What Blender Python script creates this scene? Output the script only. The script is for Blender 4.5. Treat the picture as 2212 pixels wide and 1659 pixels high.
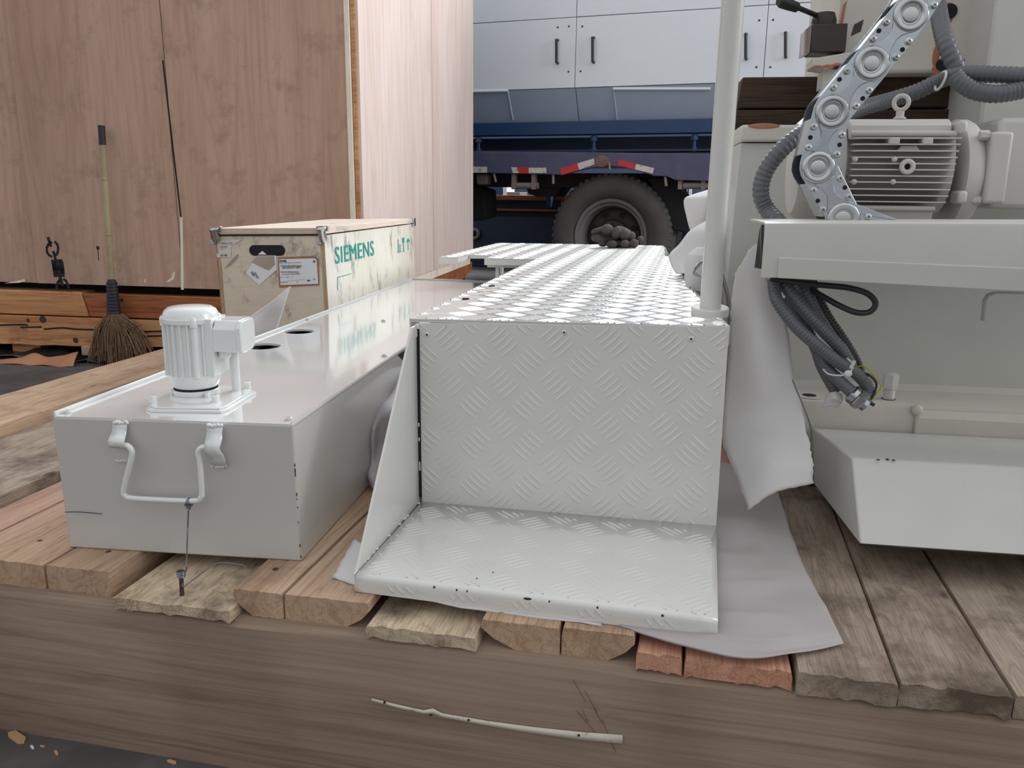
import bpy, bmesh, math, random
from mathutils import Vector as V, Matrix
random.seed(7)
for o in list(bpy.data.objects): bpy.data.objects.remove(o)
sc = bpy.context.scene
col = sc.collection
# ------------------------------------------------------------------ camera, light, exposure
FPX = 1790.0; CAMH = 0.60
_p, _y, _r = [math.radians(a) for a in (12.93, 12.0, 0.63)]
FW = V((-math.sin(_y)*math.cos(_p), math.cos(_y)*math.cos(_p), -math.sin(_p)))
_r0 = V((math.cos(_y), math.sin(_y), 0)); _u0 = _r0.cross(FW)
RT = _r0*math.cos(_r) + _u0*math.sin(_r); UP = _u0*math.cos(_r) - _r0*math.sin(_r)
CP = V((0, 0, CAMH))
cd = bpy.data.cameras.new('camera'); cam = bpy.data.objects.new('camera', cd); col.objects.link(cam)
cam.matrix_world = Matrix(((RT.x, UP.x, -FW.x, 0), (RT.y, UP.y, -FW.y, 0), (RT.z, UP.z, -FW.z, CAMH), (0, 0, 0, 1)))
cd.sensor_width = 36; cd.lens = 36*FPX/2212; cd.clip_start = .02
sc.camera = cam
sc.view_settings.view_transform = 'Standard'; sc.view_settings.look = 'None'
sc.view_settings.gamma = 1; sc.view_settings.exposure = 0.0
w = bpy.data.worlds.new('hall_daylight'); sc.world = w; w.use_nodes = True
bgn = w.node_tree.nodes['Background']; bgn.inputs[1].default_value = .86
_tc = w.node_tree.nodes.new('ShaderNodeTexCoord'); _sx = w.node_tree.nodes.new('ShaderNodeSeparateXYZ'); _rp = w.node_tree.nodes.new('ShaderNodeValToRGB')
w.node_tree.links.new(_tc.outputs['Generated'], _sx.inputs[0])
_mr = w.node_tree.nodes.new('ShaderNodeMapRange'); _mr.inputs[1].default_value = -1; _mr.inputs[2].default_value = 1
w.node_tree.links.new(_sx.outputs[2], _mr.inputs[0]); w.node_tree.links.new(_mr.outputs[0], _rp.inputs[0]); w.node_tree.links.new(_rp.outputs[0], bgn.inputs[0])
_e = _rp.color_ramp.elements; _e[0].position = .40; _e[0].color = (.27, .265, .265, 1); _e[1].position = .9; _e[1].color = (.94, .97, 1.01, 1)
_q = _e.new(.52); _q.color = (.61, .617, .628, 1); _q = _e.new(.66); _q.color = (.98, 1.0, 1.03, 1)

def area(name, loc, target, sx, sy, power, color):
    l = bpy.data.lights.new(name, 'AREA'); l.shape = 'RECTANGLE'; l.size = sx; l.size_y = sy; l.energy = power; l.color = color
    o = bpy.data.objects.new(name, l); col.objects.link(o); o.location = loc
    o.rotation_euler = (V(target)-V(loc)).to_track_quat('-Z', 'Y').to_euler(); return o
area('hall_window_back', (2.5, 13, 7.5), (0, 2.5, 0), 11, 5, 2300, (.94, .97, 1))
area('hall_door_right', (7.5, 3.5, 4.0), (-1.5, 3.0, .3), 4, 4, 330, (.98, .99, 1))

# ------------------------------------------------------------------ helpers
class Fr:                                     # a local frame in the place; turns image measurements into local points
    def __init__(s, o=(0, 0, 0), yaw=0, roll=0):
        s.m = Matrix.Translation(V(o)) @ Matrix.Rotation(math.radians(yaw), 4, 'Z') @ Matrix.Rotation(math.radians(roll), 4, 'Y')
        s.i = s.m.inverted(); s.o = s.i @ CP
    def d(s, u, v): return s.i.to_3x3() @ ((FW*FPX + RT*(u-1106) - UP*(v-829.5))/FPX)
    def k(s, a, u, v, c):
        d = s.d(u, v); return s.o + d*((c-s.o[a])/d[a])
    def x(s, u, v, c): return s.k(0, u, v, c)
    def y(s, u, v, c): return s.k(1, u, v, c)
    def z(s, u, v, c): return s.k(2, u, v, c)
W0 = Fr()

class MB:
    def __init__(s): s.v = []; s.f = []
    def add(s, vs, fs):
        n = len(s.v); s.v += [tuple(a) for a in vs]; s.f += [tuple(n+i for i in f) for f in fs]; return s
    def box(s, a, b):
        (x0, y0, z0), (x1, y1, z1) = a, b
        return s.hexa([(x0, y0, z0), (x1, y0, z0), (x1, y1, z0), (x0, y1, z0), (x0, y0, z1), (x1, y0, z1), (x1, y1, z1), (x0, y1, z1)])
    def hexa(s, p): return s.add(p, [(0, 3, 2, 1), (4, 5, 6, 7), (0, 1, 5, 4), (1, 2, 6, 5), (2, 3, 7, 6), (3, 0, 4, 7)])
    def prism(s, poly, vec):
        n = len(poly); vec = V(vec); p = [V(a) for a in poly]
        return s.add(p+[a+vec for a in p], [tuple(range(n))[::-1], tuple(range(n, 2*n))]+[(i, (i+1) % n, n+(i+1) % n, n+i) for i in range(n)])
    def lathe(s, o, ax, prof, n=24, cap=True, ph=0):
        o = V(o); ax = V(ax).normalized(); t = V((1, 0, 0)) if abs(ax.x) < .8 else V((0, 1, 0))
        a = ax.cross(t).normalized(); b = ax.cross(a); vs = []; fs = []; m = len(prof)
        for r, h in prof:
            for i in range(n):
                q = 2*math.pi*i/n+ph; vs.append(o+ax*h+a*(r*math.cos(q))+b*(r*math.sin(q)))
        for j in range(m-1):
            for i in range(n): fs.append((j*n+i, j*n+(i+1) % n, (j+1)*n+(i+1) % n, (j+1)*n+i))
        if cap: fs += [tuple(range(n))[::-1], tuple((m-1)*n+i for i in range(n))]
        return s.add(vs, fs)
    def cyl(s, p, q, r, r2=None, n=20):
        d = V(q)-V(p); return s.lathe(p, d, [(r, 0), (r if r2 is None else r2, d.length)], n)
    def tube(s, pts, r, n=10, sub=0, rib=0, pitch=.006, flat=1):
        pts = [V(p) for p in pts]
        if sub: pts = spline(pts, sub)
        if rib: pts = resample(pts, pitch/4)
        T = []
        for i in range(len(pts)):
            a = pts[max(0, i-1)]; b = pts[min(len(pts)-1, i+1)]; T.append((b-a).normalized() if (b-a).length > 1e-9 else V((0, 0, 1)))
        t = V((0, 0, 1)) if abs(T[0].z) < .9 else V((1, 0, 0)); N = T[0].cross(t).normalized(); vs = []; fs = []
        for i, p in enumerate(pts):
            N = (N-T[i]*N.dot(T[i])); N = N.normalized() if N.length > 1e-6 else T[i].orthogonal().normalized(); B = T[i].cross(N)
            rr = r+(rib*(0, .8, 1, .8)[i % 4] if rib else 0)
            for k in range(n):
                q = 2*math.pi*k/n; vs.append(p+N*(rr*math.cos(q))+B*(rr*flat*math.sin(q)))
        for j in range(len(pts)-1):
            for i in range(n): fs.append((j*n+i, j*n+(i+1) % n, (j+1)*n+(i+1) % n, (j+1)*n+i))
        m = len(pts); fs += [tuple(range(n))[::-1], tuple((m-1)*n+i for i in range(n))]
        return s.add(vs, fs)
    def ball(s, c, rx, ry=None, rz=None, n=14, rot=None):
        ry = ry or rx; rz = rz or rx; c = V(c); vs = [];
        for j in range(1, n):
            t = math.pi*j/n
            for i in range(2*n):
                q = math.pi*i/n; p = V((rx*math.sin(t)*math.cos(q), ry*math.sin(t)*math.sin(q), rz*math.cos(t)))
                vs.append(c+(rot @ p if rot else p))
        top = V((0, 0, rz)); bot = V((0, 0, -rz)); vs += [c+(rot @ top if rot else top), c+(rot @ bot if rot else bot)]
        N = 2*n; fs = [(j*N+i, (j+1)*N+i, (j+1)*N+(i+1) % N, j*N+(i+1) % N) for j in range(n-2) for i in range(N)]
        fs += [(len(vs)-2, i, (i+1) % N) for i in range(N)]+[((n-2)*N+(i+1) % N, (n-2)*N+i, len(vs)-1) for i in range(N)]
        return s.add(vs, fs)
    def torus(s, c, ax, R, r, n=28, m=10, a0=0, a1=2*math.pi):
        c = V(c); ax = V(ax).normalized(); a = ax.orthogonal().normalized(); b = ax.cross(a); vs = []; fs = []
        for i in range(n):
            q = 2*math.pi*i/n; d = a*math.cos(q)+b*math.sin(q)
            for j in range(m):
                p = 2*math.pi*j/m; vs.append(c+d*(R+r*math.cos(p))+ax*(r*math.sin(p)))
        for i in range(n):
            for j in range(m): fs.append((i*m+j, i*m+(j+1) % m, ((i+1) % n)*m+(j+1) % m, ((i+1) % n)*m+j))
        return s.add(vs, fs)
    def grid(s, fn, nu, nv):
        vs = [fn(i/nu, j/nv) for j in range(nv+1) for i in range(nu+1)]
        return s.add(vs, [(j*(nu+1)+i, j*(nu+1)+i+1, (j+1)*(nu+1)+i+1, (j+1)*(nu+1)+i) for j in range(nv) for i in range(nu)])
    def build(s, name, mat, parent=None, bevel=0, solid=0, ang=35, frame=None, remesh=0, subd=0, seg=2):
        me = bpy.data.meshes.new(name); me.from_pydata(s.v, [], s.f); me.update()
        bm = bmesh.new(); bm.from_mesh(me)
        if not solid: bmesh.ops.recalc_face_normals(bm, faces=bm.faces)
        for f in bm.faces: f.smooth = True
        A = math.radians(ang)
        for e in bm.edges:
            if len(e.link_faces) == 2:
                try: e.smooth = e.calc_face_angle() < A
                except Exception: pass
        bm.to_mesh(me); bm.free()
        o = bpy.data.objects.new(name, me); col.objects.link(o)
        me.materials.append(mat)
        if parent: o.parent = parent
        if frame: o.matrix_world = frame.m
        if solid:
            m = o.modifiers.new('s', 'SOLIDIFY'); m.thickness = solid; m.offset = 0
        if remesh:
            m = o.modifiers.new('r', 'REMESH'); m.mode = 'VOXEL'; m.voxel_size = remesh; m.use_smooth_shade = True
            m = o.modifiers.new('sm', 'SMOOTH'); m.iterations = 4; m.factor = .5
        if bevel:
            m = o.modifiers.new('b', 'BEVEL'); m.width = bevel; m.segments = seg; m.limit_method = 'ANGLE'; m.angle_limit = math.radians(40)
        if subd:
            m = o.modifiers.new('d', 'SUBSURF'); m.levels = subd; m.render_levels = subd
        return o

def cr(a, b, c, d, t): return ((b*2)+(c-a)*t+(a*2-b*5+c*4-d)*t*t+(b*3-a-c*3+d)*t**3)*.5
def spline(p, n):
    out = []
    for i in range(len(p)-1):
        a = p[i-1] if i else p[0]*2-p[1]; d = p[i+2] if i+2 < len(p) else p[-1]*2-p[-2]
        for k in range(n): out.append(cr(a, p[i], p[i+1], d, k/n))
    return out+[p[-1]]
def resample(p, st):
    out = [p[0]]; acc = 0
    for i in range(1, len(p)):
        a, b = p[i-1], p[i]; L = (b-a).length
        if L < 1e-9: continue
        t = st-acc
        while t <= L: out.append(a+(b-a)*(t/L)); t += st
        acc = (acc+L) % st if False else L-(t-st)
    return out if len(out) > 2 else p
def sheet(rows, n=8, noise=0.0, fq=30, nd=(0, 0, 1), seed=0, edge=0.0):
    rows = [spline([V(a) for a in r], n) for r in rows]
    cols = [spline([r[i] for r in rows], n) for i in range(len(rows[0]))]
    from mathutils import noise as N
    nu = len(cols)-1; nv = len(cols[0])-1; mb = MB(); nd = V(nd)
    rnd = random.Random(seed)
    jit = {}
    def fn(s, t):
        i = round(s*nu); j = round(t*nv); p = cols[i][j].copy()
        if noise: p += nd*(noise*N.noise(p*fq+V((seed, 0, 0))))
        if edge and (i in (0, nu) or j in (0, nv)): p += V((rnd.uniform(-edge, edge), rnd.uniform(-edge, edge)*.5, rnd.uniform(-edge, edge)))
        return p
    return mb.grid(fn, nu, nv)
def thing(name, label, cat, frame=None, group=None):
    o = bpy.data.objects.new(name, None); col.objects.link(o); o.empty_display_size = .1
    if frame: o.matrix_world = frame.m
    return tag(o, label, cat, group)
def tag(o, label, cat, group=None):
    o['label'] = label; o['category'] = cat
    if group: o['group'] = group
    return o
def struct(o): o['kind'] = 'structure'; return o
def text(s, size, mat, parent, mtx, name='lettering', ext=.0006, off=0.0, sx=1.0, align='LEFT', spc=1.0):
    c = bpy.data.curves.new(name, 'FONT'); c.body = s; c.size = size; c.extrude = ext; c.offset = off; c.resolution_u = 3; c.align_x = align; c.space_character = spc
    t = bpy.data.objects.new(name, c); col.objects.link(t)
    dg = bpy.context.evaluated_depsgraph_get(); me = bpy.data.meshes.new_from_object(t.evaluated_get(dg))
    bpy.data.objects.remove(t); o = bpy.data.objects.new(name, me); col.objects.link(o); me.materials.clear(); me.materials.append(mat)
    me.transform(mtx @ Matrix.Diagonal((sx, 1, 1, 1))); o.parent = parent; return o
def facing(o, xd=(1, 0, 0), up=(0, 0, 1)):      # matrix for text lying on a plane
    X = V(xd).normalized(); U = V(up).normalized(); N = X.cross(U)
    return Matrix(((X.x, U.x, N.x, o[0]), (X.y, U.y, N.y, o[1]), (X.z, U.z, N.z, o[2]), (0, 0, 0, 1)))

# ------------------------------------------------------------------ materials
def newmat(name):
    m = bpy.data.materials.new(name); m.use_nodes = True; nt = m.node_tree
    return m, nt, nt.nodes['Principled BSDF']
def N(nt, t, **k):
    n = nt.nodes.new(t)
    for a, b in k.items():
        if a.startswith('i_'):
            n.inputs[int(a[2:])].default_value = b
        else: setattr(n, a, b)
    return n
def ramp(nt, st):
    r = nt.nodes.new('ShaderNodeValToRGB'); e = r.color_ramp.elements
    while len(e) < len(st): e.new(.5)
    for i, (p, c) in enumerate(st): e[i].position = p; e[i].color = tuple(c)+(1,) if len(c) == 3 else c
    return r
def srgb(r, g, b): return tuple(((c/255)/12.92 if c/255 < .04045 else ((c/255+.055)/1.055)**2.4) for c in (r, g, b))
def coords(nt, rnd=True):
    tc = N(nt, 'ShaderNodeTexCoord')
    if not rnd: return tc.outputs['Object']
    oi = N(nt, 'ShaderNodeObjectInfo'); mu = N(nt, 'ShaderNodeVectorMath', operation='SCALE'); mu.inputs[3].default_value = 37.0
    cb = N(nt, 'ShaderNodeCombineXYZ')
    for i in range(3): nt.links.new(oi.outputs['Random'], cb.inputs[i])
    nt.links.new(cb.outputs[0], mu.inputs[0]); ad = N(nt, 'ShaderNodeVectorMath', operation='ADD')
    nt.links.new(tc.outputs['Object'], ad.inputs[0]); nt.links.new(mu.outputs[0], ad.inputs[1]); return ad.outputs[0]
def paint(name, c, rough=.4, metal=0, var=.04, bump=.0, bs=60, coat=0, spec=.5, dirt=None, dthr=.62, ds=12):
    m, nt, b = newmat(name); L = nt.links.new
    co = coords(nt); no = N(nt, 'ShaderNodeTexNoise'); no.inputs['Scale'].default_value = 9; no.inputs['Detail'].default_value = 6; L(co, no.inputs['Vector'])
    r = ramp(nt, [(.3, [x*(1-var) for x in c]), (.7, [min(1, x*(1+var)) for x in c])]); L(no.outputs[0], r.inputs[0]); out = r.outputs[0]
    if dirt:
        n2 = N(nt, 'ShaderNodeTexNoise'); n2.inputs['Scale'].default_value = ds; n2.inputs['Detail'].default_value = 9; n2.inputs['Roughness'].default_value = .65; L(co, n2.inputs['Vector'])
        r2 = ramp(nt, [(dthr, (0, 0, 0)), (min(1, dthr+.1), (1, 1, 1))]); L(n2.outputs[0], r2.inputs[0])
        mx = N(nt, 'ShaderNodeMix', data_type='RGBA'); L(r2.outputs[0], mx.inputs[0]); L(out, mx.inputs[6]); mx.inputs[7].default_value = tuple(dirt)+(1,); out = mx.outputs[2]
    L(out, b.inputs['Base Color']); b.inputs['Roughness'].default_value = rough; b.inputs['Metallic'].default_value = metal
    b.inputs['Coat Weight'].default_value = coat; b.inputs['Coat Roughness'].default_value = .08; b.inputs['Specular IOR Level'].default_value = spec
    if bump:
        n3 = N(nt, 'ShaderNodeTexNoise'); n3.inputs['Scale'].default_value = bs; n3.inputs['Detail'].default_value = 4; L(co, n3.inputs['Vector'])
        bp = N(nt, 'ShaderNodeBump'); bp.inputs['Strength'].default_value = bump; bp.inputs['Distance'].default_value = .002; L(n3.outputs[0], bp.inputs['Height']); L(bp.outputs[0], b.inputs['Normal'])
    return m
def wood(name, dark, mid, light, axis=1, sc_=14, along=1.2, rough=.75, stain=None, sthr=.6, bump=.4, fine=1.0, knots=True, fc=.7, rc=.5, ss=(7, 7, 7)):
    m, nt, b = newmat(name); L = nt.links.new; co = coords(nt)
    mp = N(nt, 'ShaderNodeMapping'); s = [sc_]*3; s[axis] = along; mp.inputs['Scale'].default_value = s; L(co, mp.inputs['Vector'])
    n1 = N(nt, 'ShaderNodeTexNoise'); n1.inputs['Scale'].default_value = 1; n1.inputs['Detail'].default_value = 5; n1.inputs['Distortion'].default_value = 1.2; L(mp.outputs[0], n1.inputs['Vector'])
    wv = N(nt, 'ShaderNodeMath', operation='MULTIPLY'); L(n1.outputs[0], wv.inputs[0]); wv.inputs[1].default_value = 6.0
    fr = N(nt, 'ShaderNodeMath', operation='PINGPONG'); L(wv.outputs[0], fr.inputs[0]); fr.inputs[1].default_value = .5
    r1 = ramp(nt, [(0, dark), (.22, mid), (1, light)]); 
    mu2 = N(nt, 'ShaderNodeMath', operation='MULTIPLY'); L(fr.outputs[0], mu2.inputs[0]); mu2.inputs[1].default_value = 2; L(mu2.outputs[0], r1.inputs[0])
    n0 = N(nt, 'ShaderNodeTexNoise'); n0.inputs['Scale'].default_value = .45; n0.inputs['Detail'].default_value = 3; L(mp.outputs[0], n0.inputs['Vector'])
    r0 = ramp(nt, [(.3, dark), (.5, mid), (.72, light)]); L(n0.outputs[0], r0.inputs[0])
    mx = N(nt, 'ShaderNodeMix', data_type='RGBA'); mx.inputs[0].default_value = 1-rc; L(r1.outputs[0], mx.inputs[6]); L(r0.outputs[0], mx.inputs[7])
    mp2 = N(nt, 'ShaderNodeMapping'); s2 = [sc_*22*fine]*3; s2[axis] = along*6; mp2.inputs['Scale'].default_value = s2; L(co, mp2.inputs['Vector'])
    n2 = N(nt, 'ShaderNodeTexNoise'); n2.inputs['Scale'].default_value = 1; n2.inputs['Detail'].default_value = 3; L(mp2.outputs[0], n2.inputs['Vector'])
    r2 = ramp(nt, [(.35, (.72, .72, .72)), (.6, (1.08, 1.08, 1.08))]); L(n2.outputs[0], r2.inputs[0])
    ml = N(nt, 'ShaderNodeMix', data_type='RGBA', blend_type='MULTIPLY'); ml.inputs[0].default_value = fc; L(mx.outputs[2], ml.inputs[6]); L(r2.outputs[0], ml.inputs[7]); out = ml.outputs[2]
    if stain:
        n3 = N(nt, 'ShaderNodeTexNoise'); mps = N(nt, 'ShaderNodeMapping'); mps.inputs['Scale'].default_value = ss; L(co, mps.inputs['Vector']); n3.inputs['Scale'].default_value = 1; n3.inputs['Detail'].default_value = 10; n3.inputs['Roughness'].default_value = .7; L(mps.outputs[0], n3.inputs['Vector'])
        r3 = ramp(nt, [(sthr-.08, (0, 0, 0)), (sthr+.12, (1, 1, 1))]); L(n3.outputs[0], r3.inputs[0])
        m3 = N(nt, 'ShaderNodeMix', data_type='RGBA'); L(r3.outputs[0], m3.inputs[0]); L(out, m3.inputs[6]); m3.inputs[7].default_value = tuple(stain)+(1,); out = m3.outputs[2]
    if knots:
        vo = N(nt, 'ShaderNodeTexVoronoi'); vo.inputs['Scale'].default_value = 1.0; mp3 = N(nt, 'ShaderNodeMapping'); s3 = [7.0]*3; s3[axis] = 3.2; mp3.inputs['Scale'].default_value = s3; L(co, mp3.inputs['Vector']); L(mp3.outputs[0], vo.inputs['Vector'])
        r4 = ramp(nt, [(0, (1, 1, 1)), (.035, (1, 1, 1)), (.07, (0, 0, 0))]); L(vo.outputs['Distance'], r4.inputs[0])
        m4 = N(nt, 'ShaderNodeMix', data_type='RGBA'); L(r4.outputs[0], m4.inputs[0]); L(out, m4.inputs[6]); m4.inputs[7].default_value = tuple(x*.35 for x in dark)+(1,); out = m4.outputs[2]
    L(out, b.inputs['Base Color']); b.inputs['Roughness'].default_value = rough; b.inputs['Specular IOR Level'].default_value = .25
    bp = N(nt, 'ShaderNodeBump'); bp.inputs['Strength'].default_value = bump; bp.inputs['Distance'].default_value = .0015; L(n2.outputs[0], bp.inputs['Height']); L(bp.outputs[0], b.inputs['Normal'])
    return m
def foam(name, c, rough=.6, trans=.3, bs=260, clear=0):
    m = paint(name, c, rough, bump=.25, bs=bs, var=.03); nt = m.node_tree; b = nt.nodes['Principled BSDF']; out = nt.nodes['Material Output']
    t = N(nt, 'ShaderNodeBsdfTranslucent'); t.inputs[0].default_value = tuple(c)+(1,); mx = N(nt, 'ShaderNodeMixShader'); mx.inputs[0].default_value = trans
    nt.links.new(b.outputs[0], mx.inputs[1]); nt.links.new(t.outputs[0], mx.inputs[2]); nt.links.new(mx.outputs[0], out.inputs[0])
    if clear:
        tr = N(nt, 'ShaderNodeBsdfTransparent'); m2 = N(nt, 'ShaderNodeMixShader'); m2.inputs[0].default_value = clear
        nt.links.new(mx.outputs[0], m2.inputs[1]); nt.links.new(tr.outputs[0], m2.inputs[2]); nt.links.new(m2.outputs[0], out.inputs[0])
    return m

M = {}
cream = srgb(206, 206, 196)
M['tank'] = paint('grey_white_gloss_paint', srgb(195, 193, 189), .3, var=.015, coat=.5)
M['tanklid'] = paint('lid_gloss_paint', srgb(218, 218, 216), .11, var=.012, coat=1.0)
M['step'] = paint('step_gloss_paint', srgb(211, 210, 205), .2, var=.02, coat=.5, bump=.05, bs=260)
M['pump'] = paint('pump_gloss_paint', srgb(222, 224, 222), .18, var=.01, coat=.6)
M['mach'] = paint('machine_cream_paint', srgb(194, 193, 187), .42, var=.03, bump=.05, bs=120)
M['mach2'] = paint('machine_casting_paint', srgb(196, 192, 182), .5, var=.05, bump=.25, bs=40, dirt=srgb(150, 105, 80), dthr=.68, ds=6)
M['rust'] = paint('rust_primer', srgb(168, 112, 88), .8, var=.15)
M['motor'] = paint('motor_paint', srgb(194, 191, 185), .45, var=.02)
M['black'] = paint('black_plastic', (.012, .012, .014), .45)
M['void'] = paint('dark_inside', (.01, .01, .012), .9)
M['cable'] = paint('black_cable', (.018, .02, .022), .4)
M['conduit'] = paint('grey_conduit', srgb(92, 94, 98), .42, var=.05, coat=.15)
M['zinc'] = paint('zinc_plated_steel', srgb(176, 182, 188), .26, 1, var=.15, bump=.08, bs=60)
M['zinc2'] = paint('pressed_zinc_disc', srgb(186, 188, 188), .2, 1, var=.15, bump=.08, bs=40)
M['steel'] = paint('galvanised_wire', srgb(130, 134, 140), .4, .9)
M['chainside'] = paint('chain_side_plating', srgb(188, 190, 190), .45, .3, var=.08)
M['darksteel'] = paint('oiled_steel', srgb(62, 56, 52), .38, .6, var=.25, dirt=srgb(110, 80, 65), dthr=.6)
M['foam'] = foam('white_foam', srgb(228, 226, 225), trans=.25)
M['foam2'] = foam('translucent_foam', srgb(228, 225, 228), trans=.35)
M['foam3'] = foam('shaded_see_through_foam', srgb(196, 190, 189), trans=.2, clear=.2)  # see-through foam, its colour also darkened for the shade on the deck
M['film'] = foam('stretch_film', srgb(226, 225, 225), rough=.15, trans=.3, bs=40)
M['beam'] = wood('beam_wood', srgb(114, 95, 82), srgb(135, 115, 99), srgb(150, 130, 113), 0, 9, .5, knots=True, bump=.3, fc=.5)
M['thick'] = wood('fresh_board_wood', srgb(146, 116, 92), srgb(178, 148, 122), srgb(194, 167, 142), 1, 26, 2, stain=srgb(140, 112, 88), sthr=.62)
M['thin'] = wood('weathered_board_wood', srgb(150, 128, 106), srgb(196, 174, 148), srgb(216, 198, 172), 1, 22, 5, stain=srgb(100, 82, 70), sthr=.56, bump=.8)
M['redw'] = wood('reddish_board_wood', srgb(150, 98, 76), srgb(186, 134, 108), srgb(208, 162, 136), 1, 60, .8, knots=False)
M['pinkw'] = wood('pinkish_board_wood', srgb(148, 116, 96), srgb(170, 137, 116), srgb(186, 154, 134), 1, 30, 1.5, knots=False)
M['oldw'] = wood('worn_board_wood', srgb(120, 104, 90), srgb(150, 134, 118), srgb(168, 153, 137), 1, 20, 3, stain=srgb(92, 78, 68), sthr=.54, bump=.7)
M['ply'] = wood('lauan_plywood', srgb(168, 134, 116), srgb(188, 154, 134), srgb(200, 168, 150), 2, 5, .55, stain=srgb(160, 130, 114), sthr=.6, knots=False, bump=.08, fine=.5, fc=.28, rc=.3)
M['ply2'] = wood('lit_side_plywood', srgb(204, 178, 168), srgb(218, 198, 190), srgb(226, 210, 204), 2, 4, .45, knots=False, bump=.08, fine=.5, fc=.25, rc=.35)  # crate plywood again, colour lightened for the side that faces the light
M['edge'] = wood('pale_edge_wood', srgb(205, 185, 150), srgb(236, 228, 210), srgb(244, 238, 224), 2, 40, 2, knots=False)
M['skid'] = wood('skid_timber', srgb(150, 92, 55), srgb(196, 142, 98), srgb(214, 168, 122), 0, 16, .9, stain=srgb(128, 82, 56), sthr=.64)
M['skid2'] = wood('orange_skid_timber', srgb(96, 56, 36), srgb(148, 86, 54), srgb(176, 112, 72), 0, 16, .9)
M['motorbox'] = wood('dirty_birch_plywood', srgb(206, 200, 184), srgb(220, 215, 202), srgb(230, 226, 216), 2, 5, 3, stain=srgb(78, 76, 72), sthr=.61, ss=(16, 16, 7), knots=False, bump=.15, fc=.15, rc=.15)
M['motorbox2'] = wood('birch_plywood_front', srgb(196, 182, 162), srgb(208, 196, 178), srgb(218, 208, 194), 0, 5, 3, stain=srgb(100, 92, 84), sthr=.63, ss=(17, 17, 12), knots=False, bump=.1, fc=.15, rc=.12)
M['plyedge'] = wood('layered_plywood_edge', srgb(110, 84, 62), srgb(176, 150, 118), srgb(206, 184, 150), 0, 160, 3, knots=False)
M['plyedgev'] = wood('layered_plywood_edge_upright', srgb(110, 84, 62), srgb(176, 150, 118), srgb(206, 184, 150), 2, 160, 3, knots=False)
M['lidp'] = wood('pinkish_lid_plywood', srgb(206, 188, 172), srgb(220, 204, 190), srgb(230, 216, 204), 1, 6, 2, stain=srgb(140, 126, 112), sthr=.64, knots=False, fc=.2, rc=.2)
M['darkt'] = wood('dark_tarred_timber', srgb(38, 28, 22), srgb(62, 48, 38), srgb(84, 66, 50), 0, 30, 1.2, knots=False)
M['white'] = paint('white_enclosure_paint', srgb(222, 227, 235), .45, var=.01)
M['whiteshade'] = paint('shaded_white_enclosure_paint', srgb(168, 182, 200), .45, var=.02)  # white enclosure paint with the shading of the sloped skirt put into its colour
M['blue'] = paint('blue_machine_paint', srgb(24, 58, 98), .5, var=.08)
M['navy'] = paint('navy_machine_paint', srgb(28, 44, 68), .6, var=.1)
M['bedrust'] = paint('rusty_bed_paint', srgb(118, 96, 88), .8, var=.2)
M['bedp'] = paint('truck_bed_paint', srgb(78, 80, 108), .6, var=.12, dirt=srgb(112, 92, 88), dthr=.58, ds=5)
M['chassis'] = paint('chassis_grime', srgb(48, 44, 44), .8, var=.2)
M['gchassis'] = paint('grey_chassis_metal', srgb(128, 118, 112), .7, var=.2)
M['tire'] = paint('dusty_tyre_rubber', srgb(76, 73, 71), .85, var=.12, bump=.2, bs=30)
M['rim'] = paint('wheel_rim_steel', srgb(112, 110, 110), .6, var=.12)
M['hub'] = paint('rusty_wheel_disc', srgb(56, 50, 48), .8, var=.25)
M['red'] = paint('red_reflector', srgb(196, 48, 50), .5); M['wht'] = paint('white_reflector', srgb(205, 200, 194), .5, dirt=srgb(140, 130, 120), dthr=.55, ds=30)
M['stencil'] = paint('black_stencil', (.015, .014, .016), .8)
M['teal'] = paint('teal_print', srgb(20, 150, 140), .6, var=.05)
M['paper'] = paint('white_label_paper', srgb(222, 222, 226), .6); M['tape'] = paint('brown_parcel_tape', srgb(150, 105, 78), .4)
M['grime'] = paint('paper_grime', srgb(158, 148, 136), .8, var=.2); M['ink'] = paint('label_ink', (.05, .05, .06), .6); M['greyink'] = paint('faded_label_ink', srgb(130, 130, 135), .6)
M['glove'] = paint('dirty_knit_glove', srgb(74, 68, 66), .95, var=.25, bump=.8, bs=300)
M['kraft'] = paint('kraft_paper', srgb(178, 126, 92), .7, var=.1)
M['bamboo'] = paint('bamboo_handle', srgb(160, 148, 116), .5, var=.2); M['wrap'] = paint('rubber_wrap', srgb(40, 40, 48), .6, bump=.5, bs=200)
M['bristle'] = paint('straw_bristles', srgb(140, 114, 84), .9, var=.3); M['bristle2'] = paint('dark_straw', srgb(104, 82, 60), .9, var=.3)
M['floor'] = paint('dusty_concrete', srgb(94, 89, 87), .8, var=.12, bump=.3, bs=30, dirt=srgb(76, 72, 71), dthr=.5, ds=2)
M['wall'] = paint('hall_wall', srgb(60, 74, 100), .9)
M['plasticsheet'] = paint('black_plastic_sheet', (.02, .02, .022), .25)
M['yellow'] = paint('yellow_green_wire', srgb(170, 165, 50), .5); M['green'] = paint('green_wire', srgb(60, 150, 60), .5)
M['tie'] = paint('nylon_tie', srgb(205, 208, 205), .4); M['orange'] = paint('orange_primer', srgb(170, 96, 66), .7)
M['nail'] = paint('rusty_nail', srgb(85, 70, 62), .5, .6)
M['chipw'] = paint('wood_chip', srgb(190, 150, 110), .8); M['strip'] = paint('torn_white_strip', srgb(208, 202, 186), .7, dirt=srgb(160, 140, 118), dthr=.6, ds=30)

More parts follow.
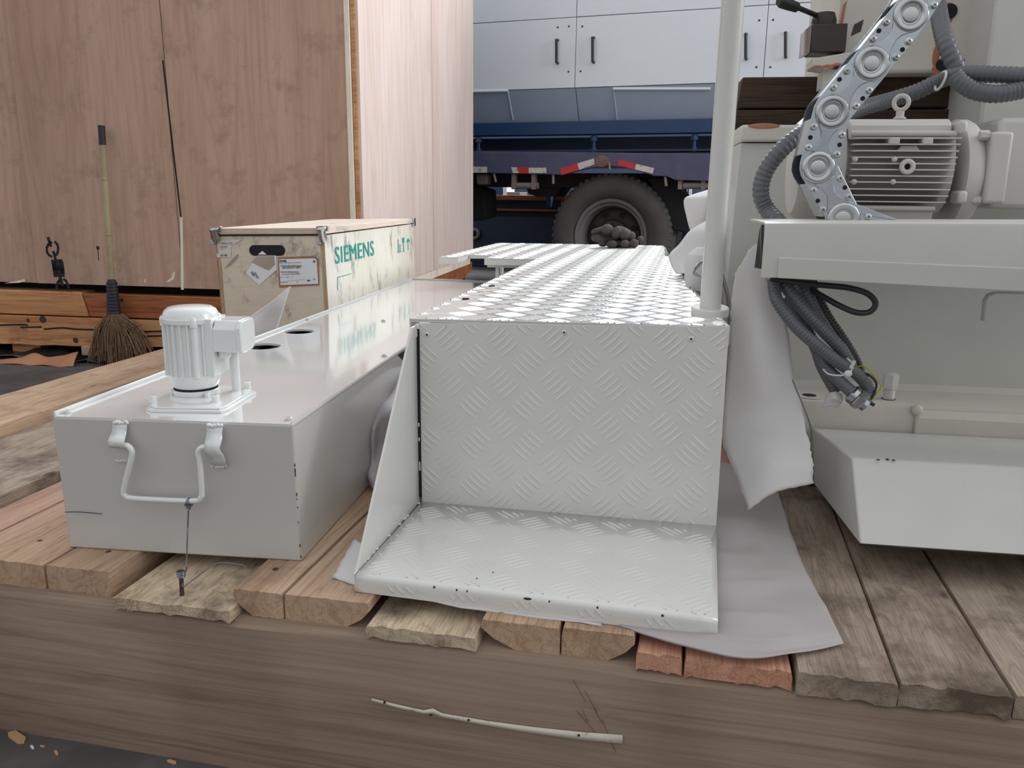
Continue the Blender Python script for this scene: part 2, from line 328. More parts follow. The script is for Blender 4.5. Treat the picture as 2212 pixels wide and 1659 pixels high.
# ------------------------------------------------------------------ setting
FZ = -.24
o = MB().box((-9, -1, FZ-.1), (9, 16, FZ)).build('floor', M['floor']); struct(o)
o = MB().box((-9, 14, FZ), (9, 14.15, 5)).build('wall_back', M['wall']); struct(o)
# ------------------------------------------------------------------ pallet
t = thing('pallet_beam', 'thick brown timber beam with a torn white strip along the front of the pallet', 'timber beam', Fr((0, .968, FZ)))
mb = MB()
def beamv(x, i): 
    ch = .012
    return [(x, 0, 0), (x, .2, 0), (x, .2, .24), (x, ch, .24), (x, .003, .236-.003)][i]
xs = [-2.1+.1*i for i in range(42)]
rr = random.Random(3)
off = [rr.uniform(-.0015, .0015) for _ in xs]
vs = []; fs = []
for k, x in enumerate(xs):
    for i in range(5):
        a = beamv(x, i); vs.append((a[0], a[1]+(off[k] if i in (0, 4) else 0), a[2]+(off[k] if i in (3, 4) else 0)))
for k in range(len(xs)-1):
    for i in range(5): fs.append((k*5+i, k*5+(i+1) % 5, k*5+5+(i+1) % 5, k*5+5+i))
fs += [(0, 1, 2, 3, 4), tuple(len(vs)-5+i for i in range(5))[::-1]]
mb.add(vs, fs); mb.build('timber', M['beam'], t, ang=50)
F = Fr((0, .968, FZ))
pts = [(803, 1511, 5), (860, 1526, 7), (915, 1538, 7), (935, 1536, 11), (955, 1545, 8), (1050, 1562, 10), (1150, 1577, 13), (1250, 1589, 16), (1345, 1597, 18)]
sv = []
for u, v, h in pts: sv += [F.y(u, v-h/2, -.0012), F.y(u, v+h/2, -.0012)]
mb = MB().add(sv, [(2*i, 2*i+1, 2*i+3, 2*i+2) for i in range(len(pts)-1)]); mb.build('paper_strip', M['strip'], t, solid=.0015)['label'] = 'torn white strip'
for u, v in ((830, 1518), (930, 1545), (1012, 1556), (1250, 1589)):
    p = F.y(u, v, -.003); MB().lathe(p+V((0, -.0005, 0)), (0, 1, 0), [(.0016, 0), (.002, .002)], 8).build('staple', M['nail'], t)
mb = MB()
for u, v, u2, v2 in ((1238, 1468, 1264, 1515), (1262, 1490, 1290, 1540), (1246, 1535, 1300, 1600), (1258, 1533, 1270, 1560), (1283, 1530, 1300, 1562), (1300, 1553, 1330, 1625)):
    mb.tube([F.y(u, v, 0), F.y(u2, v2, 0)], .0003, 5)
mb.build('scratch', M['hub'], t)
mb = MB().box((-2, 0, 0), (2, .18, .24)).build('pallet_beam', M['beam'], frame=Fr((0, 3.15, FZ)), bevel=.004); tag(mb, 'rear timber beam under the far end of the deck boards behind the tank', 'timber beam')

def board(name_label, x0, x1, z, y0, mat, y1=3.4, x0b=None, x1b=None, chl=0, chr_=0, jag=.0007, nails=(), seed=1, zb=0.0):
    x0b = x0 if x0b is None else x0b; x1b = x1 if x1b is None else x1b
    xm = (x0+x1)/2; f = Fr((xm, y0, 0)); G = 'deck boards of the pallet'; r = random.Random(seed)
    n = 14; prof = []
    # front outline (x,z): bottom-left .. top-left .. top-right .. bottom-right
    def outl(a, b, jj):
        w = b-a; p = [(a+chl, zb)]
        if chl: p.append((a+chl*.35, zb+(z-zb)*.35))
        p += [(a, zb+(z-zb)*.7), (a+.002, z)]
        for i in range(1, n): p.append((a+w*i/n, z+r.uniform(-.0006, .0006)*jj))
        p += [(b-.002, z), (b, zb+(z-zb)*.7)]
        if chr_: p.append((b-chr_*.35, zb+(z-zb)*.35))
        p.append((b-chr_, zb))
        for i in range(1, n): p.append((b-chr_-(w-chl-chr_)*i/n, zb+(r.uniform(0, jag) if jj else 0)))
        return p
    P = outl(x0-xm, x1-xm, 1); r = random.Random(seed); Q = outl(x0b-xm, x1b-xm, 1)
    m = len(P); vs = [(a, r.uniform(-jag, jag) if 1 else 0, c) for a, c in P]+[(a, y1-y0, c) for a, c in Q]
    mb = MB().add(vs, [tuple(range(m)), tuple(range(m, 2*m))[::-1]]+[(i, m+i, m+(i+1) % m, (i+1) % m) for i in range(m)])
    if nails:
        t = thing('deck_board', name_label, 'wooden board', f, G); mb.build('plank', mat, t, ang=30)
        for u, v in nails:
            p = f.z(u, v, z); MB().lathe(p-V((0, 0, .003)), (0, 0, 1), [(.004, 0), (.0045, .0035), (.0025, .0042), (.001, .0035)], 10).build('nail', M['nail'], t)
    else:
        o = mb.build('deck_board', mat, frame=f, ang=30); tag(o, name_label, 'wooden board', G)
board('raised light-brown board, leftmost on the pallet, beside the grey floor', -1.72, -1.50, .08, .6, M['thick'], zb=.05, seed=1)
board('dirty light-brown board just right of the raised leftmost board', -1.50, -1.21, .05, .7, M['oldw'], seed=2)
board('narrow pinkish board between the dirty board and the second pinkish board at far left', -1.207, -1.124, .03, .8, M['pinkw'], seed=3, x0b=-1.215, x1b=-1.14)
board('second narrow pinkish board, just left of the nailed board beside the tank', -1.122, -1.066, .03, .9, M['pinkw'], seed=4, x0b=-1.138, x1b=-1.09)
board('thick tan board with a nail head at the lower left corner, left of the tank', -1.064, -.938, .04, .994, M['thick'], nails=[(86, 1168)], seed=5, x0b=-1.088, x1b=-.962)
board('thick tan board with squared end under the left half of the tank front', -.9365, -.826, .04, .996, M['thick'], nails=[(234, 1192)], seed=6, x0b=-.960, x1b=-.84)
board('thin pale rough board with the wire bolt in it, under the tank front', -.80, -.612, .018, .966, M['thin'], jag=.004, seed=7)
board('thick tan board under the right corner of the tank, left of the reddish crack', -.624+.004, -.5425, .04, .992, M['thick'], chl=.03, nails=[(595, 1229)], seed=8)
board('thick tan board with rounded lower right end, right of the reddish crack beside the tank', -.5405, -.412, .04, .994, M['thick'], chr_=.035, seed=9)
board('thin grey-brown board under the left front of the tread plate step', -.408, -.252, .02, .972, M['thin'], jag=.003, seed=10)
board('thick tan board with slanted left end beneath the middle of the step', -.262+.013, -.1415, .04, .988, M['thick'], chl=.05, seed=11)
board('thick tan board with ragged slanted right end beneath the step, right of a red crack', -.1395, -.043, .04, .992, M['thick'], chr_=.035, seed=12)
board('small reddish board, narrower of the two red boards beneath the foam sheet', -.040, .0185, .025, .978, M['redw'], jag=.004, seed=13)
board('wide reddish board beneath the white foam sheet on the deck', .0215, .153, .025, .976, M['redw'], jag=.004, seed=14)
board('pale worn board just right of the foam sheet on the deck', .157, .274, .03, .968, M['oldw'], jag=.003, seed=15, x1b=.33, x0b=.20)
board('pale worn board second from the right end of the deck', .2755, .401, .03, .972, M['oldw'], jag=.004, seed=16, x0b=.332, x1b=.42)
board('worn board at the far right corner of the deck', .4035, .56, .03, .976, M['oldw'], seed=17, x0b=.4225)
board('shaded board under the machine, rightmost of all the deck boards', .563, .9, .03, .98, M['oldw'], seed=18)

# loose bits on the floor
for i, (u, v, s_, lab) in enumerate([(38, 1595, .022, 'long wood chip on the floor at lower left corner'), (70, 1615, .006, 'tiny white crumb on the floor beside the long wood chip'), (92, 1613, .005, 'small pale crumb on the floor near the beam'), (122, 1627, .007, 'pale curved shaving on the floor near the beam'), (372, 1647, .009, 'wood splinter on the floor at the foot of the beam')]):
    p = W0.z(u, v, FZ); f = Fr(p, random.uniform(-40, 10)); mb = MB()
    mb.prism([(-s_, -.2*s_, 0), (-.6*s_, -.35*s_, 0), (.7*s_, -.3*s_, 0), (s_, 0, 0), (.6*s_, .32*s_, 0), (-.8*s_, .25*s_, 0)], (0, 0, .15*s_+.001))
    tag(mb.build('wood_chip', M['chipw'] if i != 1 else M['paper'], frame=f, bevel=.0004), lab, 'wood chip', 'chips and crumbs on the floor by the beam')

# ------------------------------------------------------------------ big plywood crate
CF = Fr(tuple(W0.z(783, 627, .115)*1.0), 3.2)
c0 = W0.y(783, 627, 3.65); CF = Fr((c0.x, 3.65, c0.z), 3.2)
t = thing('plywood_crate', 'tall brown plywood crate on timber skids with a painted chain mark, behind the broom', 'shipping crate', CF)
H = 2.3
def panel(u0, u1, y, nm, mat, zb=0.0, th=.018, x0=None, x1=None):
    a = CF.y(u0, 600, 0).x if x0 is None else x0; b = CF.y(u1, 600, 0).x if x1 is None else x1
    return MB().box((a, y, zb), (b, y+th, H)).build(nm, mat, t, bevel=.0015)
xa = CF.y(80, 600, 0).x; xb = CF.y(396, 600, 0).x; xc = CF.y(783, 620, 0).x-.05
MB().box((-4, .012, -.012), (xa-.002, .03, H)).build('plywood_panel', M['ply'], t)
MB().hexa([(xa, 0, -.012), (xb-.004, 0, -.012), (xb-.004, .018, -.012), (xa, .018, -.012), (xa-.0, 0, H), (xb-.004-.02, 0, H), (xb-.02, .018, H), (xa, .018, H)]).build('plywood_panel', M['ply'], t)
MB().hexa([(xb, 0, -.016), (xc, 0, -.016), (xc, .018, -.016), (xb, .018, -.016), (xb-.016, 0, H), (xc+.02, 0, H), (xc, .018, H), (xb, .018, H)]).build('plywood_panel', M['ply'], t)
MB().hexa([(xb-.02, -.0005, .3), (xb-.002, -.0005, .3), (xb, .018, .3), (xb-.02, .018, .3), (xb-.026, -.0005, 1.2), (xb-.006, -.0005, 1.2), (xb, .018, 1.2), (xb-.02, .018, 1.2)]) if False else None
MB().box((xc+.002, -.004, 0), (xc+.026, .03, H)).build('corner_strip', M['edge'], t, bevel=.002)
MB().box((xc+.028, .004, -.01), (0, .04, H)).build('corner_batten', M['skid'], t, bevel=.003)
z2_c = CF.y(100, 742, 0).z
# right-hand side face
sd = CF.x(1018, 576, 0.0)
L = sd.y
MB().box((-.006, .012, -.02), (.012, L*.52, H)).build('plywood_side_panel', M['ply2'], t, bevel=.001)
MB().box((-.006, L*.523, -.02), (.012, L-.012, H)).build('plywood_side_panel', M['ply2'], t, bevel=.001)
MB().box((-.03, L-.012, -.02), (.014, L, H)).build('edge_strip', M['edge'], t)
MB().box((-.05, .04, -.07), (.008, L*.97, -.022)).build('side_base_board', M['edge'], t, bevel=.002)
MB().prism([(.006, .04, -.22), (.006, .04, -.072), (.006, L, -.060), (.006, L, -.12), (.006, L*.8, -.18)], (-.05, 0, 0)).build('side_skid', M['skid2'], t)
MB().box((-4, .13, z2_c+.01), (-.05, L, H-.1)).build('dark_gap_fill', M['void'], t)  # black box added inside the crate, keeps the gap under the panels dark
z0 = CF.y(100, 681, 0).z; z1 = CF.y(100, 629, 0).z; z2 = CF.y(100, 742, 0).z
xm = CF.y(188, 650, 0).x
MB().hexa([(-4, .0, z0), (xm, 0, z0), (xm, .12, z0), (-4, .12, z0), (-4, 0, z1), (xm-.03, 0, z1), (xm-.03, .12, z1), (-4, .12, z1)]).build('base_timber', M['skid'], t, bevel=.006)
MB().hexa([(xm+.004, .003, z0), (-.05, .003, z0), (-.05, .12, z0), (xm+.01, .12, z0), (xm-.025, .003, z1-.004), (-.05, .003, z1-.004), (-.05, .12, z1-.01), (xm-.02, .12, z1-.01)]).build('base_timber', M['skid2'], t, bevel=.006)
mb = MB(); rr = random.Random(5)
n = 40; zs = [z2+.012*math.sin(i*.5)*(.4 if i < 25 else 1)+rr.uniform(-.004, .004) for i in range(n+1)]
vs = []
for i in range(n+1):
    x = -4+(4-.02)*i/n; vs += [(x, -.02, zs[i]), (x, -.02, z0-.006), (x, .16, z0-.006), (x, .16, zs[i])]
mb.add(vs, [(4*i+k, 4*i+(k+1) % 4, 4*i+4+(k+1) % 4, 4*i+4+k) for i in range(n) for k in range(4)]+[(0, 1, 2, 3), (4*n, 4*n+3, 4*n+2, 4*n+1)])
mb.build('base_timber', M['skid'], t, ang=50)
mb = MB()
for pp in ([(0, 702), (50, 701), (60, 703)], [(45, 707), (90, 706)], [(95, 711), (135, 708), (165, 711), (218, 712)], [(285, 717), (355, 715)], [(310, 726), (356, 725)]):
    MB().tube([CF.y(u, v, -.0205) for u, v in pp], .004, 6, sub=3).build('timber_split', M['void'], t)
for x in (-3.6, -1.9, -.35): MB().box((x, .03, FZ-CF.m.translation.z), (x+.16, 1.2, z2-.004)).build('skid_block', M['skid'], t)
for u, v, r_ in ((163, 735, .014), (60, 692, .009), (262, 648, .007), (92, 690, .018)):
    MB().lathe(CF.y(u, v, -.0225 if v > 681 else -.003), (0, 1, 0), [(r_, 0), (r_*.9, .006)], 12).build('knot', M['hub'] if v > 681 else M['void'], t)
ep_ = [CF.y(u, v, -.0012) for u, v in ((389, 470), (394, 470), (397, 626), (391, 626))]; MB().prism(ep_, (0, .001, 0)).build('split_edge', M['edge'], t)
ep_ = [CF.y(u, v, -.0012) for u, v in ((350, 130), (353, 130), (392, 468), (389, 468))]; MB().prism(ep_, (0, .001, 0)).build('split_edge', M['void'], t)
for ps_ in ([(373, 590), (378, 586), (376, 602), (366, 610), (358, 609), (370, 600)], [(312, 603), (316, 604), (315, 612), (311, 610)], [(10, 612), (40, 606), (52, 602), (55, 608), (40, 611)]):
    MB().prism([CF.y(u, v, -.0012) for u, v in ps_], (0, .001, 0)).build('torn_veneer', M['edge'], t)
# painted chain mark (hoisting point)
def ring(cx, cy, rx, ry, wd, open_=None, tilt=0):
    P = []; n = 24
    for i in range(n+1):
        a = 2*math.pi*i/n
        if open_ and not (open_[0] <= a <= open_[1]): continue
        k = 3.2; c, s_ = math.cos(a), math.sin(a)
        x = rx*math.copysign(abs(c)**(2/k), c); y = ry*math.copysign(abs(s_)**(2/k), s_)
        P.append((cx+x*math.cos(tilt)-y*math.sin(tilt), cy+x*math.sin(tilt)+y*math.cos(tilt)))
    return P
def stroke(mb, P, wd):
    q = [CF.y(u, v, -.0008) for u, v in P]; px = (CF.y(300, 600, 0)-CF.y(299, 600, 0)).x
    for i in range(len(q)-1):
        d = (q[i+1]-q[i]); 
        if d.length < 1e-6: continue
        d.normalize(); n_ = V((-d.z, 0, d.x))*(wd*px/2); e = d*(wd*px*.2)
        mb.prism([q[i]-n_-e, q[i+1]-n_+e, q[i+1]+n_+e, q[i]+n_-e], (0, .0007, 0))
mb = MB(); c3 = lambda *P: [(x/3.16, 450+y/3.16) for x, y in P]
for P, wd in ((c3((352, 232), (330, 246), (319, 268), (320, 298), (332, 318), (352, 330)), 5), (c3((374, 228), (390, 246), (397, 270), (394, 300), (384, 318)), 5), (c3((328, 200), (336, 226), (346, 258)), 6), (c3((364, 296), (372, 318), (378, 350)), 6),
              (c3((388, 366), (396, 410), (402, 452)), 25), (c3((368, 372), (374, 410), (384, 446)), 9), (c3((418, 368), (424, 410), (428, 440)), 9), (c3((404, 452), (414, 486), (424, 524)), 7), (c3((388, 556), (388, 524), (398, 500), (412, 486)), 5.5), (c3((434, 484), (450, 494), (460, 514), (468, 545)), 5.5)):
    stroke(mb, P, wd)
mb.build('chain_stencil', M['stencil'], t)['label'] = 'black painted chain mark'
mb = MB(); stroke(mb, [(211, 536), (213, 562)], 1.6); stroke(mb, [(211, 533), (211.5, 538)], 6); mb.build('paint_drip', M['stencil'], t)

# broom
b0 = W0.z(252, 786, FZ); BF = Fr((b0.x, b0.y, FZ), 3)
t = thing('bamboo_broom', 'straw broom with bamboo handle leaning on the plywood crate', 'broom', BF)
top = BF.y(219, 272, .015); mid = BF.y(241, 600, .0); low = BF.y(248, 690, .0)
d = (mid-top).normalized()
mb = MB().tube([top, top+(mid-top)*.33, top+(mid-top)*.34, top+(mid-top)*.35, top+(mid-top)*.7, top+(mid-top)*.71, top+(mid-top)*.72, mid], .0135, 12)
mb.torus(top+(mid-top)*.345, d, .0135, .0025, 16, 6); mb.torus(top+(mid-top)*.71, d, .0135, .0025, 16, 6)
mb.build('handle', M['bamboo'], t); MB().tube([top-d*.002, top+d*.085], .0155, 12).build('handle_tip', M['wrap'], t)
wr = MB()
wr.lathe(BF.y(241, 604, .012), low-mid, [(.018, 0), (.024, .02), (.026, .09), (.030, .16), (.036, .20), (.037, .235), (.030, .24)], 18)
for i in range(14): wr.torus(BF.y(241, 606, .012)+(low-mid).normalized()*(.012+.016*i), low-mid, .023+.0008*i, .004, 18, 6)
wr.build('binding', M['wrap'], t)
for k, (nn, mt, sd_) in enumerate(((520, 'bristle', 1), (420, 'bristle2', 2))):
    r = random.Random(sd_); mb = MB()
    for i in range(nn):
        a = r.gauss(0, .5); a = max(-1, min(1, a)); q = r.uniform(-1, 1)
        s0 = low+V((a*.03, q*.02-.002, r.uniform(.0, .03))); ln = r.uniform(.6, 1)
        e = V((low.x+.01+a*.155+(.02*a*a), -.01+q*.07, 0)); e.z = (1-ln)*.28+.002+abs(a)*.02*r.random()
        e = V((s0.x+(e.x-s0.x)*ln, s0.y+(e.y-s0.y)*ln-.0, max(.003, e.z)))
        m_ = (s0+e)/2+V((a*.018+r.uniform(-.012, .012), r.uniform(-.01, .01), .015))
        mb.tube([s0, m_, e], .0016, 4, sub=3)
    mb.build('bristles', M[mt], t)['kind'] = 'stuff'
mb = MB()
for i in range(14):
    s0 = BF.y(random.uniform(268, 280), random.uniform(705, 722), -.02); mb.tube([s0, s0+V((random.uniform(.03, .1), -.01, random.uniform(-.01, .05)))], .0013, 4)
mb.build('stray_straw', M['bristle2'], t)

# kraft paper, black sheet, block
kf = Fr(tuple(W0.z(80, 790, FZ)), 3)
ps = [[(-60, 795), (0, 797), (45, 793), (75, 789), (110, 794), (158, 793)], [(-60, 788), (0, 786), (40, 776), (75, 778), (120, 784), (163, 776)], [(-60, 779), (0, 777), (40, 772), (75, 764), (110, 772), (170, 761)]]
dy = [0, .03, .08]
rows = [[V(kf.y(u, v, dy[j]))for (u, v) in r] for j, r in enumerate(ps)]
for r in rows:
    for p in r: p.z = max(p.z, .003)
tag(sheet(rows, 6, .006, 12).build('paper_sheet', M['kraft'], solid=.002, frame=kf), 'crumpled brown kraft paper lying in front of the crate skids', 'paper sheet')
kf2 = Fr(tuple(W0.z(80, 782, FZ)), 3)
rows = [[(x, y_, .006+.03*abs(math.sin(x*7+y_*9))*(1 if y_ > .1 else .2)) for x in (-.9, -.6, -.3, 0, .3, .6, .8)] for y_ in (0.02, .15, .3)]
tag(sheet(rows, 6, .03, 9).build('plastic_sheet', M['plasticsheet'], solid=.0015, frame=kf2), 'crumpled black plastic sheet under the edge of the crate behind the kraft paper', 'plastic sheet')
bk = Fr(tuple(W0.z(190, 783, FZ)), 3)
tag(MB().box((-.045, .02, .03), (.045, .1, .075)).box((-.02, .03, 0), (.02, .09, .03)).build('wood_block', M['thick'], frame=bk, bevel=.003), 'small offcut of pale timber beside the broom bristles', 'wood block')

# ------------------------------------------------------------------ motor crate
c1 = W0.y(706, 492, 2.32); SF = Fr((c1.x, 2.32, .052), 3.7, -1.2)
t = thing('motor_crate', 'dirty pale plywood motor crate with green lettering, standing behind the tank', 'wooden crate', SF)
HT = SF.y(706, 492, 0).z; WD = -SF.y(462, 490, 0).x
LN = SF.x(891, 470, 0).y
print('LN', LN); LN = min(max(LN, .8), 1.5)
th = .014; g = .03
MB().box((-WD+th, 0, .0), (-th, th, HT-.022)).build('front_panel', M['motorbox2'], t, bevel=.001)
MB().box((-th, .0, .0), (0, LN, HT-.022)).build('side_panel', M['motorbox'], t, bevel=.001)
MB().box((-WD, .0, .0), (-WD+th, LN, HT-.022)).build('side_panel', M['motorbox'], t, bevel=.001)
MB().box((-WD+th, LN-th, .0), (-th, LN, HT-.022)).build('rear_panel', M['motorbox2'], t)
MB().box((-WD+.001, -.0008, .0), (-WD+th-.001, -.0002, HT-.024)).build('panel_edge', M['plyedgev'], t)
MB().box((-th+.001, -.0008, .0), (-.001, -.0002, HT-.024)).build('panel_edge', M['plyedgev'], t)
MB().box((-WD-.004, -.004, HT-.018), (.004, LN+.003, HT)).build('lid', M['lidp'], t, bevel=.001)
for k in range(4): MB().box((-WD-.0042, -.0045, HT-.0165+k*.0042), (.0042, -.0039, HT-.0150+k*.0042)).build('lid_ply', M['plyedge'], t)
MB().box((-WD+.006, -.0035, HT-.023), (-.004, .002, HT-.0185)).build('shadow_gap', M['void'], t)
def clip(px, py, sx):
    k = MB()
    k.box((px-.004, -.012, HT-.028), (px+.022*sx if sx > 0 else px-.018, -.0045, HT+.002)) if False else None
    k.lathe((px, -.006, HT-.04), (0, -.3, 1), [(.009, 0), (.013, .012), (.012, .03), (.015, .042), (.006, .046)], 12)
    k.lathe((px-.014*1, -.007, HT-.042), (0, 1, 0), [(.008, 0), (.009, .004)], 12)
    k.prism([(px-.016, -.008, HT-.01), (px+.016, -.008, HT-.01), (px+.018, -.008, HT+.006), (px-.02, -.008, HT+.005)], (0, .014, 0))
    k.build('corner_clip', M['zinc2'], t, bevel=.001)
clip(-.002, 0, 1); clip(-WD+.008, 0, 1)
MB().box((-.006, LN-.02, HT-.03), (.012, LN+.004, HT+.004)).build('corner_clip', M['zinc2'], t, bevel=.002)
def fp(u, v): p = SF.y(u, v, -.001); return p
# handle opening
a = fp(547, 541); b = fp(605, 541); r_ = (fp(580, 528).z-fp(580, 551).z)/2; P = []
for i in range(13): q = math.pi/2+math.pi*i/12; P.append((a.x+r_*.2+r_*math.cos(q), -.0012, a.z+r_*math.sin(q)))
for i in range(13): q = -math.pi/2+math.pi*i/12; P.append((b.x+r_*math.cos(q), -.0012, b.z+r_*math.sin(q)))
MB().prism(P, (0, .001, 0)).build('handle_opening', M['void'], t)
# label
def quad(ps, y, mat, nm, th_=.0006): return MB().prism([(SF.y(u, v, y).x, y, SF.y(u, v, y).z) for u, v in ps], (0, th_, 0)).build(nm, mat, t)
quad([(603, 621), (600, 556), (679, 553), (688, 560), (690, 616)], -.0018, M['tape'], 'label_tape')
quad([(606, 616), (602.5, 560), (679, 558), (684, 562), (687.5, 613)], -.0028, M['paper'], 'shipping_label')
quad([(603.5, 566.5), (603.5, 562), (618.5, 562), (618.5, 566)], -.0034, M['ink'], 'label_logo')
quad([(676.5, 567), (676.5, 562.5), (680.5, 562.5), (680.5, 567)], -.0034, M['ink'], 'label_mark')
def ltext(s, u, v, h, y=-.0032, mat='ink', off=0, sx=1, nm='lettering', tilt=.035, f=SF):
    p = f.y(u, v, y); return text(s, h, M[mat], t, facing(p, (math.cos(tilt), 0, math.sin(tilt)), (-math.sin(tilt), 0, math.cos(tilt))), nm, .0002, off, sx)
def bars(u0, v0, u1, v1, n, mat='greyink', y=-.0034):
    mb = MB(); r = random.Random(int(u0)); x = u0
    while x < u1:
        w_ = r.choice((.5, .8, 1.2)); pr = [(x, v1), (x, v0), (x+w_, v0), (x+w_, v1)]
        mb.prism([(SF.y(a, b, y).x, y, SF.y(a, b, y).z-(0)) for a, b in pr], (0, .0003, 0)); x += w_+r.choice((.5, .7))
    mb.build('barcode', M[mat], t)
bars(606, 572.5, 651, 575.5, 30); bars(606, 586, 645, 589, 30)
ltext('1FK7103-2AC71-5BG1', 609, 580.5, .0082, off=.0002, sx=.78); ltext('YF C7N541 4029 A0501 1', 609, 594.5, .0072, mat='greyink', sx=.78)
ltext('MOTOR  SYNCHRONOUS  CUSTOMS MAT.', 604, 569.5, .0036, mat='greyink', sx=1.0); ltext('CE', 676, 605, .007, sx=.9)
ltext('SIEMENS', 604.6, 565.8, .0036, y=-.0037, mat='paper', sx=1.0)
for v_, s_ in ((600, 'Order       Weight 44       T 44'), (611, 'Made in Germany                               A5E')): ltext(s_, 606, v_, .0036, mat='greyink', sx=.9)
quad([(606, 609), (606, 608.6), (660, 603.4), (660, 603.8)], -.0034, M['greyink'], 'pen_line')
quad([(663, 607), (664, 604), (670, 605), (669, 608)], -.0034, M['ink'], 'ink_mark')
# torn labels
quad([(468, 556), (470, 520), (523, 517), (500, 530), (498, 556)], -.0018, M['wht'], 'torn_label'); ltext('DEMAG LTD', 478, 528, .008, mat='greyink', sx=.8); ltext('17 05 0044', 474, 535, .007, mat='greyink', sx=.8); ltext('347 081', 476, 554, .009, mat='ink', sx=.8)
quad([(560, 616), (531, 590), (556, 552), (596, 552), (598, 582)], -.0018, M['paper'], 'torn_label'); quad([(543, 566), (556, 553), (592, 553), (594, 572), (580, 584), (560, 575)], -.0026, M['grime'], 'torn_label_stain')
ltext('0080', 541, 588, .011, mat='ink', sx=.7, tilt=-1.05); ltext('PICKED', 548, 590, .010, mat='ink', sx=.6, tilt=-1.05)
quad([(557, 550), (566.5, 542), (576, 550)], -.0026, M['paper'], 'torn_label_tip')
quad([(484, 580), (496, 566), (514, 548), (514, 556), (496, 574)], -.0018, M['grime'], 'grime_mark')
# side lettering
def sp(u, v): return SF.x(u, v, .001)
A = sp(725, 570); Bp = sp(808, 553); tp = sp(725, 532)
hh = (tp.z-A.z); txt = text('SIEMENS', hh/.72, M['teal'], t, Matrix.Identity(4), 'lettering', .0004, 0, 1, spc=1.1)
xsz = [v_.co.x for v_ in txt.data.vertices]; ww = max(xsz)-min(xsz); x0_ = min(xsz)
k_ = (Bp.y-A.y)/ww
txt.data.transform(Matrix(((0, 0, 1, .0012), (k_, 0, 0, A.y-x0_*k_), (0, 1, 0, A.z), (0, 0, 0, 1))))
t2_ = txt.copy(); t2_.data = txt.data.copy(); col.objects.link(t2_); t2_.data.transform(Matrix.Translation((.00005, .0022, 0))); jn = bmesh.new(); jn.from_mesh(txt.data); jn.from_mesh(t2_.data); jn.to_mesh(txt.data); jn.free(); bpy.data.objects.remove(t2_)
txt['label'] = 'teal green lettering'
def sq(ps, mat='teal', nm='print_mark'): return MB().prism([(.0006, sp(u, v).y, sp(u, v).z) for u, v in ps], (.0006, 0, 0)).build(nm, M[mat], t)
sq([(729, 600), (729, 598.8), (759, 590.6), (759, 591.6)]); sq([(729.4, 627), (729, 600), (729.8, 600), (730.2, 627)])
for ps in ([(858.5, 545), (858.5, 543.5), (866, 543), (866, 544.5)], [(860, 544), (859.5, 517), (861, 517), (861.5, 544)], [(864, 543), (863.5, 528), (865, 528), (865.5, 543)],
           [(869.5, 523), (869, 514), (873.5, 513), (873.5, 521), (872, 526), (871, 526)], [(871.2, 542), (871, 526), (872, 526), (872.3, 542)], [(870, 543.4), (870, 542.2), (874, 541.6), (874, 542.6)],
           [(878, 523), (880, 517), (882, 514), (884.5, 518), (885.5, 522)], [(881.4, 540), (881.2, 522), (882.2, 522), (882.4, 540)]): sq(ps)

# ------------------------------------------------------------------ coolant tank
TF = Fr((-.748, 1.068, .04), 0)
t = thing('coolant_tank', 'long light-grey steel coolant tank with a white pump on its lid', 'tank', TF)
zt = .266-.04
q = [TF.z(111, 896, zt), TF.z(634, 913, zt), TF.z(634, 913, zt)+V((-.155, 2.06, 0)), TF.z(892, 602, zt)]
FLt, FRt, BRt, BLt = q
FRt.y = FRt.y-.002
bot = [V((p.x, p.y, 0)) for p in q]; bot[0] = TF.z(150, 1183, 0.0)+V((0, 0, 0)); bot[1] = TF.z(652, 1213, 0)
w_ = .0025
def wall(a, b, c, d, n_):    # a,b bottom ; c,d top ; n_ inward
    n_ = V(n_)*w_; return MB().hexa([a, b, b+n_, a+n_, d, c, c+n_, d+n_])
mb = MB(); rm = .006; up = V((0, 0, 0))
mb.hexa([bot[0], bot[1], bot[2], bot[3], FLt-V((0, 0, rm)), FRt-V((0, 0, rm)), BRt-V((0, 0, rm)), BLt-V((0, 0, rm))]); del mb.f[1]
o = mb.build('tank_body', M['tank'], t, bevel=.003)
mb = MB()
ex = (FRt-FLt).normalized(); ey = (BLt-FLt).normalized()
def strip(a, b, inn, wd, z0_, z1_):
    n_ = V(inn).normalized()*wd; a = a+(b-a).normalized()*.004; return [a+V((0, 0, z0_)), b+V((0, 0, z0_)), b+n_+V((0, 0, z0_)), a+n_+V((0, 0, z0_)), a+V((0, 0, z1_)), b+V((0, 0, z1_)), b+n_+V((0, 0, z1_)), a+n_+V((0, 0, z1_))]
MB().hexa(strip(FLt+ex*0, BLt, ex, .004, -.02, .004)).hexa(strip(FLt+ex*.006, BLt+ex*.006, ex, .012, -.02, -.004)).build('rim', M['pump'], t, bevel=.001)
MB().hexa(strip(BLt, BRt, -ey, .012, -.02, .003)).build('rim', M['tank'], t, bevel=.001)
MB().hexa(strip(FRt-ex*.002, BRt-ex*.002, -ex, .004, -.02, -.0005)).build('rim', M['tank'], t)
